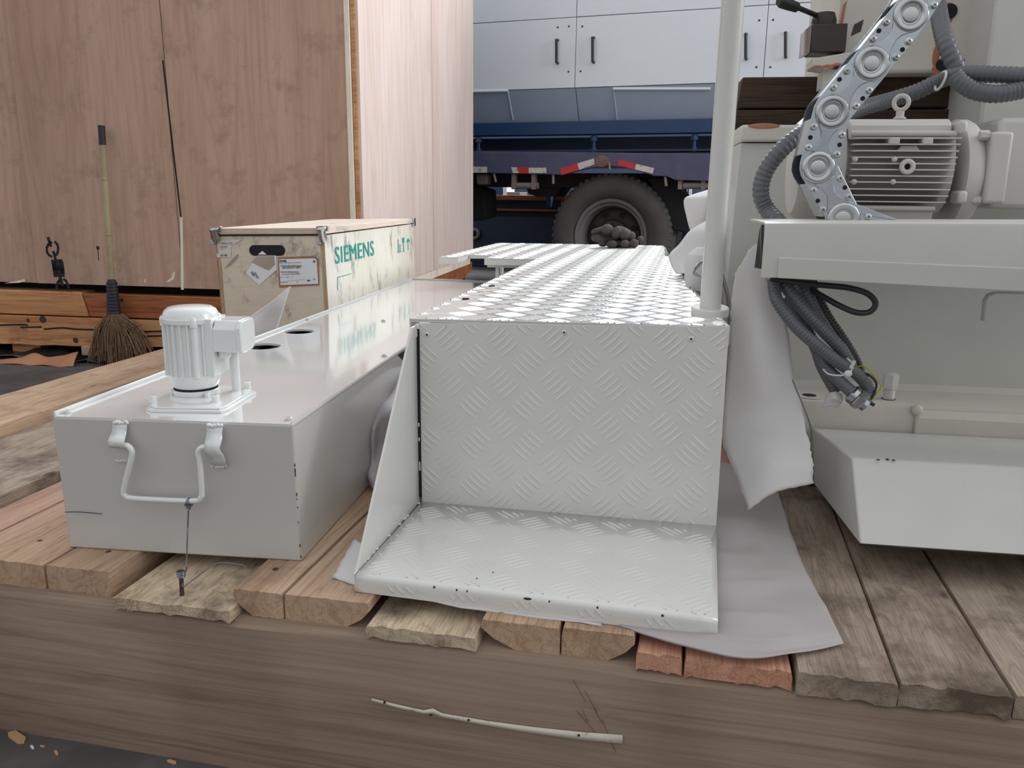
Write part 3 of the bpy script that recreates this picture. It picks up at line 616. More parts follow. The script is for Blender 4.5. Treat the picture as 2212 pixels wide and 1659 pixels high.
# lid with two round openings
def plate(outer, holes, th_, name, mat, parent):
    bm = bmesh.new(); loops = []
    def loop(ps):
        vs = [bm.verts.new(p) for p in ps]; return [bm.edges.new((vs[i], vs[(i+1) % len(vs)])) for i in range(len(vs))]
    ed = loop(outer)
    for h in holes: ed += loop(h)
    bmesh.ops.triangle_fill(bm, use_beauty=True, edges=ed)
    r = bmesh.ops.extrude_face_region(bm, geom=bm.faces[:]); bmesh.ops.translate(bm, verts=[e for e in r['geom'] if isinstance(e, bmesh.types.BMVert)], vec=(0, 0, -th_))
    bmesh.ops.recalc_face_normals(bm, faces=bm.faces); me = bpy.data.meshes.new(name); bm.to_mesh(me); bm.free()
    o = bpy.data.objects.new(name, me); col.objects.link(o); me.materials.append(mat); o.parent = parent; return o
zl = zt-.002
hc = [TF.z(567, 748, zl), TF.z(646, 716, zl)]
outer = [FLt+ex*.006-V((0, 0, .002)), FRt-ex*.001-V((0, 0, .002)), BRt-V((0, 0, .002)), BLt+ex*.006-V((0, 0, .002))]
circ = lambda c, r, n=40: [V((c.x+r*math.cos(2*math.pi*i/n), c.y+r*math.sin(2*math.pi*i/n), zl)) for i in range(n)]
outer = [V((p.x, p.y, zl)) for p in outer]
lid = plate(outer, [circ(hc[0], .039), circ(hc[1], .036)], .004, 'lid', M['tanklid'], t)
for c, r in ((hc[0], .039), (hc[1], .036)): MB().lathe(c-V((0, 0, .012)), (0, 0, 1), [(r+.0001, .0070), (r+.0001, .0095)], 40, cap=False).build('opening_collar', M['tank'], t)
MB().box((bot[0].x+.05, .05, .002), (bot[1].x-.05, 2.0, .01)).build('tank_floor', M['void'], t) if False else None
def sockbolt(p, r=.006, h=.009, mat='pump', nm='bolt', par=None):
    MB().lathe(p, (0, 0, 1), [(r*1.25, 0), (r*1.25, .0012), (r, .0014), (r, h), (r*.75, h+.0008), (r*.5, h+.0008), (r*.45, h-.003)], 16).build(nm, M[mat], par or t)
for u, v in ((145, 893), (624, 908), (828, 694), (793, 639), (664, 691), (830, 770)): sockbolt(TF.z(u, v, zl), .005, .004, 'tank')
MB().add([(bot[0].x+.03, .03, .10), (bot[1].x-.03, .03, .10), (bot[1].x-.1, 1.9, .10), (bot[0].x-.1, 1.9, .10), (bot[0].x+.02, .03, .2195), (bot[1].x-.02, .03, .2195), (bot[1].x-.09, 1.9, .2195), (bot[0].x-.11, 1.9, .2195)], [(0, 1, 2, 3), (0, 1, 5, 4), (1, 2, 6, 5), (2, 3, 7, 6), (3, 0, 4, 7)]).build('dark_opening_liner', M['void'], t)  # added black liner, its colour stands in for shade inside the lid openings
# pump
PB = thing('pump', '', '', None); del PB['label']; del PB['category']; PB.parent = t
PB['label'] = 'glossy white pump motor'
pc = TF.z(437, 858, zl)
PF = Fr(tuple(TF.m @ pc), 9)
PBm = TF.i @ PF.m; PB.matrix_world = Matrix.Identity(4); PB.matrix_basis = PBm
def P_(x, y, z_): return V((x, y, z_))
ppx = lambda u, v: PF.y(u, v, 0)
# base plate corners, measured on the lid
bp = [PF.z(315, 880, .004), PF.z(325, 886, .004), PF.z(478, 888, .004), PF.z(495, 882, .004), PF.z(553, 846, .004), PF.z(540, 838, .004), PF.z(395, 832, .004), PF.z(372, 838, .004)]
bp = [V((p.x, p.y, 0)) for p in bp]
MB().prism(bp, (0, 0, .0045)).build('mounting_plate', M['pump'], PB, bevel=.0008)
cen = sum(bp, V((0, 0, 0)))/8
MB().prism([cen+(p-cen)*.93+V((0, 0, .0045)) for p in bp], (0, 0, .003)).build('upper_plate', M['pump'], PB, bevel=.0008)
for u, v in ((331, 868), (534, 838), (466, 868), (392, 836)): sockbolt(PF.z(u, v, .0075), .006, .010, par=PB)
ax = PF.y(417, 800, 0); cx = PF.y(418, 700, .0).x; 
zz = lambda v: PF.y(418, v, -.0).z
rb = (PF.y(475, 740, 0).x-PF.y(358, 740, 0).x)/2; cx = (PF.y(475, 740, 0).x+PF.y(358, 740, 0).x)/2
C = V((cx, 0, 0))
def lt(prof, name, n=40, mat='pump', ph=0): return MB().lathe(C, (0, 0, 1), prof, n, ph=ph).build(name, M[mat], PB, ang=30)
z_b = zz(868); 
lt([(rb*.62, .006), (rb*.62, zz(848))], 'base_collar')
lt([(rb*.80, zz(848)), (rb*.82, zz(846)), (rb*.82, zz(838)), (rb*.8, zz(837))], 'flange_disc')
lt([(rb*.76, zz(838)), (rb*.76, zz(832.5))], 'dark_gap', mat='void')
lt([(rb*.70, zz(851)), (rb*.70, zz(848))], 'dark_gap', mat='void')
lt([(rb*.74, zz(833)), (rb*.84, zz(826)), (rb*.90, zz(812)), (rb*.92, zz(803))], 'end_shield')
lt([(rb*.9, zz(803)), (rb*.9, zz(690))], 'motor_body')
fb = MB()
for i in range(24):
    a_ = 2*math.pi*i/24; dr = V((math.cos(a_), math.sin(a_), 0)); tn = V((-dr.y, dr.x, 0))*.0011
    p0 = C+dr*rb*.88; p1 = C+dr*rb*.985
    fb.hexa([p+V((0, 0, z_)) for z_ in (zz(803), zz(690)) for p in (p0-tn, p1-tn, p1+tn, p0+tn)])
fb.build('cooling_fins', M['pump'], PB)
for a_ in (-62, 28, 118, 208):
    a_ = math.radians(a_); dr = V((math.cos(a_), math.sin(a_), 0))*rb*.89
    MB().cyl(C+dr+V((0, 0, zz(806))), C+dr+V((0, 0, zz(684))), .0052, n=12).lathe(C+dr+V((0, 0, zz(684))), (0, 0, 1), [(.007, -.012), (.0075, 0), (.005, .004)], 12).build('tie_rod', M['pump'], PB)
lt([(rb*1.0, zz(694)), (rb*1.02, zz(692)), (rb*1.02, zz(684)), (rb*.98, zz(683)), (rb*.95, zz(676)), (rb*.88, zz(668)), (rb*.74, zz(662)), (rb*.3, zz(659)), (.0005, zz(658.7))], 'fan_cover', 48)
# junction box
jx0 = PF.y(472, 720, -.0).x; jx1 = PF.y(521, 720, -.028).x; jz0 = zz(752); jz1 = zz(692)
MB().hexa([(cx+rb*.6, -.03, zz(800)), (jx0+.002, -.03, zz(805)), (jx0+.002, .03, zz(805)), (cx+rb*.6, .03, zz(800)), (cx+rb*.6, -.03, zz(683)), (jx0+.002, -.03, zz(683)), (jx0+.002, .03, zz(683)), (cx+rb*.6, .03, zz(683))]).build('box_mount', M['pump'], PB, bevel=.0015)
MB().prism([(jx0+.001, -.030, jz0), (jx0+.001, -.030, jz1-.010), (jx0+.003, -.024, jz1-.002), (jx0+.003, -.02, jz1+.004), (jx0+.003, .03, jz1+.004), (jx0+.001, .034, jz0)], (jx1-jx0-.008, 0, 0)).build('junction_box', M['pump'], PB, bevel=.002)
MB().prism([(jx1-.008, -.031, jz0+.004), (jx1-.008, -.031, jz1-.008), (jx1-.008, -.022, jz1+.003), (jx1-.008, .028, jz1+.003), (jx1-.008, .033, jz1-.01), (jx1-.008, .033, jz0+.004), (jx1-.008, .02, jz0-.002), (jx1-.008, -.022, jz0-.003)], (.008, 0, 0)).build('junction_box_lid', M['pump'], PB, bevel=.0015)
MB().lathe((jx0+.012, -.010, jz0-.012), (0, 0, 1), [(.009, 0), (.010, .003), (.010, .013)], 14).build('cable_gland', M['pump'], PB)
MB().box((jx0+.0005, -.012, jz0-.02), (jx0+.006, .0, jz0-.004)).build('gland_shadow', M['void'], PB) if False else None
MB().cyl(PF.z(487, 860, .007)+V((-.002, .052, 0)), PF.z(487, 860, .007)+V((-.002, .052, .075)), .0075).build('outlet_pipe', M['pump'], PB)
MB().box((cx-rb*.78, -rb*.5, .007), (cx-rb*.66, -rb*.3, zz(838))).build('flange_leg', M['pump'], PB, bevel=.001)
MB().box((cx+rb*.60, -rb*.72, .007), (cx+rb*.74, -rb*.5, zz(838))).build('flange_leg', M['pump'], PB, bevel=.001)
# handle on the front face
fn = (bot[1]-bot[0]).normalized(); fnn = V((fn.y, -fn.x, 0))     # outward
fnn = (bot[1]-bot[0]).cross(FLt-bot[0]).normalized(); fnn = -fnn if fnn.y > 0 else fnn
def fpt(u, v, dist):
    # point at given distance in front of the tank's front face
    o_ = TF.o; d = TF.d(u, v); P0 = bot[0]+fnn*dist; k = (P0-o_).dot(fnn)/d.dot(fnn); return o_+d*k
hd = [(262, 962, .010), (274, 962, .012), (284, 972, .013), (284, 990, .014), (268, 1055, .017), (270, 1070, .018), (285, 1076, .018), (350, 1080, .018), (420, 1082, .018), (434, 1074, .018), (436, 1060, .017), (432, 1000, .014), (428, 978, .013), (436, 967, .012), (452, 966, .010)]
MB().tube([fpt(*h) for h in hd], .0044, 12, sub=5).build('handle', M['pump'], t)
def clipstrip(ps, name):
    mb = MB(); n = len(ps); vs = []
    for uL, uR, v, dist in ps: vs += [fpt(uL, v, dist), fpt(uR, v+2, dist)]
    mb.add(vs, [(2*i, 2*i+1, 2*i+3, 2*i+2) for i in range(n-1)]); return mb.build(name, M['pump'], t, solid=.0025, ang=60)
clipstrip([(245, 274, 912, .0015), (243, 274, 924, .002), (242, 273, 934, .004), (238, 271, 942, .011), (234, 268, 952, .0165), (234, 268, 960, .0165), (237, 272, 966, .011)], 'handle_clip')
clipstrip([(448, 480, 919, .0015), (447, 480, 932, .002), (446, 480, 944, .006), (443, 477, 956, .014), (441, 474, 966, .0165), (443, 476, 974, .0165), (450, 482, 982, .011), (456, 487, 992, .003), (457, 488, 1004, .0015)], 'handle_clip')
for u, v in ((262, 912), (465, 919)):
    mb = MB(); [mb.ball(fpt(u-14+k*4+random.uniform(-1, 1), v+random.uniform(-2, 3), .002), random.uniform(.0022, .0038), n=6) for k in range(8)]; mb.build('weld', M['pump'], t)
mb = MB(); [mb.ball(fpt(266-14+k*5, 995+random.uniform(-2, 2), .0005), .0018, n=5) for k in range(5)]; [mb.ball(fpt(457+k*5, 1006+random.uniform(-2, 3), .0008), .002, n=5) for k in range(7)]; mb.build('weld', M['pump'], t)
mb = MB(); mb.tube([fpt(140, 1106, .0003), fpt(175, 1106, .0003), fpt(220, 1110, .0003)], .0006, 6, sub=4); mb.build('pen_scratch', M['ink'], t)
mb = MB(); a_ = FRt+fnn*.001
for k in range(14):
    f0 = .25+.72*random.random(); p = FRt.lerp(bot[1], f0); MB().ball(p+fnn*.0002-fn*.001, .0008, .0008, random.uniform(.001, .004), n=5).build('paint_chip', M['darksteel'], t)

# wire and bolt
wf = Fr(tuple(W0.z(393, 1285, .018)), 0)
o = MB().cyl((0, 0, -.004), wf.y(391, 1236, .0), .0032, .0032, 12).lathe(wf.y(391, 1240, 0), (0, 0, 1), [(.0042, 0), (.0052, .003), (.004, .006)], 12).build('iron_bolt', M['nail'], frame=wf)
tag(o, 'dark bolt standing upright in the thin rough board, wrapped with wire', 'bolt')
wtop = TF.m @ fpt(404, 1084, .018); wmid = TF.m @ fpt(407, 1110, .020)
mb = MB(); A = wf.i @ wtop; Bm = wf.i @ (TF.m @ fpt(405, 1150, .02)); 
mb.tube([wf.i @ (TF.m @ fpt(407, 1103, .02)), Bm, wf.y(403, 1218, -.006), wf.y(402, 1232, -.004), wf.y(396, 1240, -.006)], .0011, 6, sub=5)
for k in range(3): mb.torus(A+V((.002+k*.0018, 0, 0)), (1, 0, .25*(k-1)), .0062, .001, 18, 6)
kn = wf.i @ (TF.m @ fpt(406, 1094, .02))
for k in range(4): mb.torus(kn+V((random.uniform(-.002, .002), 0, random.uniform(-.002, .002))), (random.random(), random.random(), random.random()), .004, .0009, 14, 5)
bt = wf.y(391, 1240, 0)
for k in range(5): mb.torus(bt+V((0, 0, .0035-.002*k)), (.15*(k % 2), .1, 1), .0062-(.0004*k), .0011, 18, 6)
mb.tube([bt+V((.004, -.004, -.012)), wf.z(396, 1268, .016), wf.z(410, 1258, .018), wf.z(440, 1235, .022), wf.z(468, 1217, .028), wf.z(500, 1217, .026), wf.z(530, 1222, .022)], .0009, 6, sub=5)
tag(mb.build('tie_wire', M['steel'], frame=wf), 'thin galvanised wire tying the tank handle down to the bolt', 'wire')
# ------------------------------------------------------------------ tread plate step platform
SPF = Fr((-.2, 1.31, .0), 0)
t = thing('step_platform', 'grey-white tread plate step platform with a round upright post, in the middle of the deck', 'step platform', SPF)
cL = SPF.z(912, 1085, .068); cR = SPF.z(1547, 1137, .068); lL = SPF.z(768, 1243, .066); lR = SPF.z(1551, 1340, .066)
lLb = SPF.y(765, 1277, lL.y); lRb = SPF.y(1550, 1377, lR.y); lRb.z = min(lRb.z, .043); lLb.z = max(.042, lLb.z)
tL = SPF.y(903, 698, cL.y); tR = SPF.y(1575, 706, cR.y)
def ztop(x): return tL.z+(x-tL.x)/(tR.x-tL.x)*(tR.z-tL.z)
def ontop(u, v, dz=0):
    z_ = .39
    for _ in range(8): p = SPF.z(u, v, z_+dz); z_ = ztop(p.x)
    return p
def barrow(mb, O, U, Wv, Nn, inside, ph=(0, 0), per=(.0905, .072), L=.041, sp=.0098, wd=.0062, ht=.00125, flip=False):
    U = U.normalized(); Wv = Wv.normalized(); Nn = Nn.normalized()
    for i in range(-45, 46):
        for j in range(-45, 46):
            for k in (0, 1):
                cx_ = ph[0]+(i+.5*k)*per[0]; cy_ = ph[1]+(j+.5*k)*per[1]
                if not inside(cx_, cy_, .09): continue
                sg = -1 if k == 0 else 1
                if flip: sg = -sg
                dx, dy = .74, .67*sg; nx, ny = -.67*sg, .74
                # direction along the bar and stacking direction
                for b in range(-2, 3):
                    bx = cx_+nx*b*sp; by = cy_+ny*b*sp; row = []
                    for s_ in range(-4, 5):
                        q = s_/4; x = bx+dx*q*L/2; y = by+dy*q*L/2; bow = .0016*(1-q*q); x += nx*bow; y += ny*bow
                        if not inside(x, y, -.002): row.append(None); continue
                        hw = wd*(1-q*q)**.5*.5+.0001; h = ht*(1-q**4); P0 = O+U*x+Wv*y
                        sd_ = U*nx+Wv*ny
                        row.append([P0-sd_*hw*1.25-Nn*.0001, P0-sd_*hw*.45+Nn*h*.85, P0+sd_*hw*.45+Nn*h*.85, P0+sd_*hw*1.25-Nn*.0001])
                    for s_ in range(8):
                        if row[s_] and row[s_+1]:
                            a_, c_ = row[s_], row[s_+1]
                            mb.add(a_+c_, [(0, 4, 5, 1), (1, 5, 6, 2), (2, 6, 7, 3)])
# riser
th = .003; back = V((0, th, 0))
MB().hexa([cL, cR, cR+back, cL+back, tL, tR, tR+back, tL+back]).build('riser', M['step'], t)
mb = MB(); Ux = (tR-tL); wv = (cL-tL)
def in_riser(x, y, m):
    w_ = Ux.length; h_ = wv.length+(.02)*x/.5
    return -m < x < w_-.012*y/.3+m and -m < y < h_+m
barrow(mb, tL, Ux, wv, V((0, -1, 0)), in_riser, ph=(.053, .026), flip=False, wd=.0044, L=.0435, sp=.0103, ht=.0011); 
mb.build('riser_tread_pattern', M['step'], t, ang=50)
# lower tread, with bent front lip
def Q(a, b, c, d, s_, q): return (a.lerp(b, s_)).lerp(c.lerp(d, s_), q)
mb = MB(); n_ = 24; lipr = .005
rows = []
for s_ in range(n_+1):
    k = s_/n_; c = cL.lerp(cR, k); l = lL.lerp(lR, k); b = lLb.lerp(lRb, k); f = (c-l).normalized()
    rows.append([c, c.lerp(l, .3), c.lerp(l, .7), l+f*lipr, l+f*lipr*.35-V((0, 0, lipr*.25)), l-V((0, 0, lipr)), l.lerp(b, .6), b, b+V((0, .012, 0))])
m_ = len(rows[0])
mb.add([p for r in rows for p in r], [(i*m_+j, i*m_+j+1, (i+1)*m_+j+1, (i+1)*m_+j) for i in range(n_) for j in range(m_-1)])
mb.build('lower_tread', M['step'], t, ang=60, solid=.0024)
mb = MB(); O = lL; Ut = lR-lL; Wt = (cL-lL); off_ = V((0, 0, .0012))
def in_tread(x, y, m): return -m+.004 < x < Ut.length+m-.004 and -m+.006 < y < Wt.length+m-.004-.0*x
barrow(mb, O+off_, Ut, Wt, V((0, 0, 1)), in_tread, ph=(.03, .03), flip=True, wd=.0044, L=.0425, sp=.0100, ht=.0009)
Wl = (lLb-lL)
def in_lip(x, y, m): return -m+.004 < x < Ut.length+m-.004 and -m+.005 < y < .021+m
barrow(mb, lL+V((0, -.0012, 0)), Ut, V((0, 0, -1)), V((0, -1, 0)), in_lip, ph=(.03, -.03), flip=False, wd=.0044, L=.0425, sp=.0100, ht=.0010)
mb.build('tread_pattern', M['step'], t, ang=50)
rr = random.Random(9)
for k, s_ in ((.5, .006), (.235, .0018), (.30, .0013), (.33, .001), (.86, .002), (.69, .0014), (.56, .001)):
    p = lL.lerp(lR, k)+V((0, -.0003, -.003)); MB().ball(p, s_, .0012, .002, n=6).build('paint_chip', M['darksteel'], t)
# side panel (left)
xo = cL.x-.004
pA = SPF.x(887, 700, xo-.004); pB = SPF.x(766, 1240, xo-.004); pC = V((xo-.004, pB.y, .044))
MB().prism([(xo-.005, pA.y-.0, tL.z-.004), (xo-.005, pB.y, pB.z), (xo-.005, pB.y+.001, .044), (xo-.005, cL.y+.03, .044), (xo-.005, cL.y+.03, tL.z-.004)], (.0035, 0, 0)).build('side_panel', M['step'], t, bevel=.0006)
mb = MB(); mb.box((xo-.001, cL.y-.0015, cL.z+.01), (xo+.0035, cL.y+.0005, tL.z-.01)); mb.build('panel_gap', M['void'], t)
mb = MB(); [mb.ball(cL.lerp(lL, random.random())+V((-.003, 0, .001)), .002, .004, .0018, n=6) for k in range(16)]; [mb.ball(cL.lerp(tL, random.random())+V((-.002, -.003, 0)), .0015, .001, .004, n=6) for k in range(9)]
mb.build('weld', M['step'], t)
# top plate
pts = [(884, 688), (1577, 705), (1494, 622), (1447, 554), (1441, 553), (1439, 536), (1433, 530.5), (1075, 524.5), (948, 555.5), (989, 556), (1012, 550.8), (1062, 551.4), (1046, 558), (1154, 560)]
TP = [ontop(*p) for p in pts]
lo = [p-V((0, 0, .003)) for p in TP]; n_ = len(TP)
bm = bmesh.new(); vs_ = [bm.verts.new(p) for p in TP]; ed = [bm.edges.new((vs_[i], vs_[(i+1) % n_])) for i in range(n_)]
bmesh.ops.triangle_fill(bm, use_beauty=True, edges=ed); r_ = bmesh.ops.extrude_face_region(bm, geom=bm.faces[:])
bmesh.ops.translate(bm, verts=[e for e in r_['geom'] if isinstance(e, bmesh.types.BMVert)], vec=(0, 0, -.003)); bmesh.ops.recalc_face_normals(bm, faces=bm.faces)
me = bpy.data.meshes.new('top_plate'); bm.to_mesh(me); bm.free(); o = bpy.data.objects.new('top_plate', me); col.objects.link(o); me.materials.append(M['step']); o.parent = t
def inpoly(x, y, P):
    c = False; n = len(P)
    for i in range(n):
        a_, b_ = P[i], P[(i+1) % n]
        if (a_.y > y) != (b_.y > y) and x < (b_.x-a_.x)*(y-a_.y)/(b_.y-a_.y)+a_.x: c = not c
    return c
mb = MB(); xsl = (tR.z-tL.z)/(tR.x-tL.x)
def in_top(x, y, m):
    px, py = TP[0].x+x, TP[0].y+y
    if m > 0: return inpoly(px, py, TP) or inpoly(px+.04, py, TP) or inpoly(px-.04, py, TP) or inpoly(px, py+.04, TP) or inpoly(px, py-.04, TP)
    return inpoly(px+.003, py, TP) and inpoly(px-.003, py, TP) and inpoly(px, py+.003, TP) and inpoly(px, py-.004, TP)
barrow(mb, V((TP[0].x, TP[0].y, ztop(TP[0].x))), V((1, 0, xsl)), V((0, 1, 0)), V((-xsl, 0, 1)), in_top, ph=(.03, .03), ht=.0012, L=.044, sp=.0102, wd=.0058)
mb.build('top_tread_pattern', M['step'], t, ang=50)
def skirt(i, j, h, nm='plate_skirt', inn=.003, dz=.0012):
    a_, b_ = TP[i]-V((0, 0, dz)), TP[j]-V((0, 0, dz)); d_ = (b_-a_).normalized(); n2 = V((-d_.y, d_.x, 0))*inn; dn = V((0, 0, -h))
    MB().hexa([a_+dn, b_+dn, b_+n2+dn, a_+n2+dn, a_, b_, b_+n2, a_+n2]).build(nm, M['step'], t, bevel=.0008)
skirt(0, 1, .005, 'plate_front_edge', .006); skirt(8, 9, .022); skirt(9, 10, .018); skirt(10, 11, .012); skirt(12, 13, .022); skirt(7, 8, .02); skirt(13, 0, .014); skirt(1, 2, .03); skirt(3, 5, .03); skirt(2, 3, .02)
a_, b_ = TP[12], TP[13]; MB().box((a_.x+.01, a_.y+.004, a_.z-.031), (b_.x, a_.y+.03, a_.z-.024)).build('angle_bar', M['step'], t)
lg = ontop(1074, 574); lg = SPF.y(1074, 574, a_.y+.02)
MB().box((lg.x-.006, a_.y+.02, .04), (lg.x+.006, a_.y+.028, a_.z-.03)).build('leg', M['step'], t)
MB().box((TP[6].x-.03, TP[6].y-.04, .04), (TP[6].x-.02, TP[6].y-.0, TP[6].z-.005)).build('leg', M['step'], t)
MB().box((TP[7].x+.02, TP[7].y-.04, .04), (TP[7].x+.03, TP[7].y-.0, TP[7].z-.005)).build('leg', M['step'], t)
MB().hexa([(tL.x+.004, tL.y+.03, .044), (tL.x+.008, tL.y+.03, .044), (TP[13].x+.012, TP[13].y, .044), (TP[13].x+.008, TP[13].y, .044), (tL.x+.004, tL.y+.03, tL.z-.006), (tL.x+.008, tL.y+.03, tL.z-.006), (TP[13].x+.012, TP[13].y, TP[13].z-.006), (TP[13].x+.008, TP[13].y, TP[13].z-.006)]).build('side_frame', M['step'], t)
MB().hexa([(tR.x-.012, tR.y+.01, .044), (tR.x-.008, tR.y+.01, .044), (TP[2].x-.008, TP[2].y, .044), (TP[2].x-.012, TP[2].y, .044), (tR.x-.010, tR.y+.01, tR.z-.006), (tR.x-.006, tR.y+.01, tR.z-.006), (TP[2].x-.006, TP[2].y, TP[2].z-.006), (TP[2].x-.010, TP[2].y, TP[2].z-.006)]).build('side_frame', M['step'], t)
# rivets and bolt holes
for u, v in ((923, 723), (1219, 718), (1493, 732)):
    p = SPF.y(u, v, cL.y+(cR.y-cL.y)*((u-905)/670)); MB().lathe(p, (0, -1, 0), [(.0048, -.0002), (.0048, .0006), (.003, .002), (.0015, .0018)], 14).build('rivet', M['step'], t)
    MB().lathe(p+V((0, -.0016, 0)), (0, -1, 0), [(.0016, 0), (.0016, .0007)], 10).build('rivet_hole', M['void'], t)
for u, v in ((1006, 647), (1062, 619)):
    p = ontop(u, v); MB().lathe(p, (0, 0, 1), [(.008, 0), (.007, .003)], 12).build('bolt_hole', M['void'], t)
for u, v, uu, z_ in ((1030, 1250, 0, 0), (1065, 1237, 0, 0), (1503, 1322, 1, 0), (812, 1238, 1, 0), (1499, 1167, 1, 0), (952, 1120, 0, 0), (1078, 1153, 0, 0)):
    p = SPF.z(u, v, .0675); MB().lathe(p, (0, 0, 1), [(.006 if uu else .0012, 0), (.005 if uu else .001, .0009)], 12).build('rivet' if uu else 'paint_chip', M['step'] if uu else M['darksteel'], t)
# upright post
pb = ontop(1533, 680); rf = (ontop(1575, 684)-ontop(1492, 682)).length/2
ptop = SPF.y(1588, -60, pb.y-.05); d = (ptop-pb).normalized()
MB().lathe(pb, d, [(rf, .0005), (rf, .0125), (rf-.0015, .014), (.02, .014)], 40).build('post_flange', M['step'], t)
rp = .5*(SPF.y(1556, 660, pb.y)-SPF.y(1510, 660, pb.y)).length
MB().cyl(pb+d*.012, ptop+d*.25, rp, n=40).build('post', M['step'], t)

# gloves
def glove(name, label, blobs, fr):
    mb = MB()
    for (u, v, ru, rv, y, ry, a_) in blobs:
        p = fr.y(u, v, y); k = (fr.y(u+1, v, y)-p).length
        mb.ball(p, ru*k, ry, rv*k, n=12, rot=Matrix.Rotation(math.radians(a_), 3, 'Y'))
    o = mb.build(name, M['glove'], frame=fr, remesh=.0032); tag(o, label, 'glove', 'pair of gloves on the platform')
gf = Fr(tuple(SPF.m @ ontop(1330, 535)+V((0, 0, .004))), 0)
glove('work_glove', 'dark knit work glove with curled fingers, upper one of the two on the platform', [(1325, 504, 30, 11, .04, .045, 8), (1312, 496, 13, 12, -.005, .03, 5), (1332, 504, 10, 15, -.01, .025, 12), (1350, 508, 10, 13, -.012, .025, 10), (1364, 512, 9, 12, 0, .025, 10), (1290, 499, 14, 6.5, .0, .02, -14), (1300, 495, 10, 6, .01, .02, -14), (1348, 498, 20, 7, .03, .03, 22)], gf)
glove('work_glove', 'dark knit work glove lying palm down, lower one of the two on the platform', [(1340, 526, 34, 10, .03, .05, 0), (1322, 528, 12, 9, -.045, .025, -5), (1350, 527, 10.5, 9.5, -.04, .025, 0), (1370, 526, 10, 9.5, -.035, .025, 8), (1295, 517, 18, 7, .0, .03, 6), (1289, 512, 12, 6, -.01, .02, 0), (1383, 517, 8, 7, .0, .02, -35), (1302, 527, 9, 6, .0, .03, 0)], gf)

# ------------------------------------------------------------------ foam sheets and film
def ripple(P):       # soft rolling waves across a sheet that lies on boards
    out = []
    R = [spline([V(a) for a in r], 2) for r in P]; C2 = [spline([r[i] for r in R], 4) for i in range(len(R[0]))]
    for j in range(len(C2[0])):
        out.append([C2[i][j]+V((0, 0, max(0, .0045*math.sin(j*1.35+i*.25))*(1 if j < len(C2[0])-5 else 0)*(1 if i < len(C2)-2 else .15))) for i in range(len(C2))])
    return out
def wsheet(name, label, cat, rows, mat='foam', n=7, noise=.002, fq=25, solid=.003, edge=.0, nd=(0, -1, 0), seed=0, rip=None):
    # rows of (u, v, y) on upright planes or (u, v, 'z', z) on level planes, measured where they stand
    P = []
    for r in rows: P.append([W0.z(a[0], a[1], a[3]) if a[2] == 'z' else W0.y(a[0], a[1], a[2]) for a in r])
    c = P[-1][len(P[-1])//2]; zz_ = min(p.z for r in P for p in r); c = V((c.x, c.y, zz_)); fr = Fr(tuple(c), 0)
    P = [[p-c for p in r] for r in P]
    if rip: P = ripple(P)
    o = sheet(P, n, noise, fq, nd, seed, edge).build(name, M[mat], frame=fr, solid=solid, ang=60); tag(o, label, cat, 'sheets of packing foam' if name == 'foam_sheet' else None); return o
wsheet('foam_sheet', 'white foam sheet hanging between the step platform and the cream machine', 'packing foam', [
    [(1608, 560, 1.47), (1625, 534, 1.46), (1648, 520, 1.45)],
    [(1588, 600, 1.48), (1615, 592, 1.46), (1650, 588, 1.45)],
    [(1579, 690, 1.49), (1635, 690, 1.46), (1697, 690, 1.48)],
    [(1574, 790, 1.48), (1640, 800, 1.45), (1712, 800, 1.47)],
    [(1562, 900, 1.47), (1650, 900, 1.45), (1735, 900, 1.46)],
    [(1563, 960, 1.44), (1660, 960, 1.41), (1748, 960, 1.42)],
    [(1592, 1030, 1.40), (1670, 1005, 1.38), (1756, 1000, 1.39)],
    [(1617, 1104, 1.36), (1668, 1066, 1.36), (1757, 1043, 1.37)]], noise=.004, fq=10, edge=.0016)
ripz = lambda k: .0485+(.006 if k % 2 else 0)
wsheet('foam_sheet', 'wide rippled white foam sheet lying on the deck under the right side of the step', 'packing foam', [
    [(1480, 985, 'z', .05), (1560, 1000, 'z', .05), (1620, 1020, 'z', .05), (1672, 1035, 'z', .046)],
    [(1450, 1090, 'z', .044), (1540, 1100, 'z', .05), (1620, 1110, 'z', .056), (1692, 1100, 'z', .048)],
    [(1430, 1160, 'z', .042), (1530, 1170, 'z', .046), (1620, 1175, 'z', .046), (1716, 1172, 'z', .044)],
    [(1400, 1215, 'z', .042), (1520, 1225, 'z', .05), (1640, 1235, 'z', .054), (1738, 1228, 'z', .047)],
    [(1370, 1270, 'z', .042), (1510, 1285, 'z', .046), (1640, 1290, 'z', .044), (1765, 1280, 'z', .042)],
    [(1350, 1315, 'z', .042), (1500, 1335, 'z', .044), (1660, 1350, 'z', .050), (1792, 1330, 'z', .044)],
    [(1340, 1347, 'z', .042), (1490, 1375, 'z', .042), (1670, 1395, 'z', .046), (1812, 1370, 'z', .042)],
    [(1340, 1352, 'z', .041), (1480, 1397, 'z', .038), (1560, 1414, 'z', .036), (1690, 1419, 'z', .038), (1822, 1389, 'z', .036)][0:2]+[(1650, 1421, 'z', .038), (1822, 1389, 'z', .036)]],
    mat='foam3', noise=.003, fq=16, nd=(0, 0, 1), n=8, rip=1)
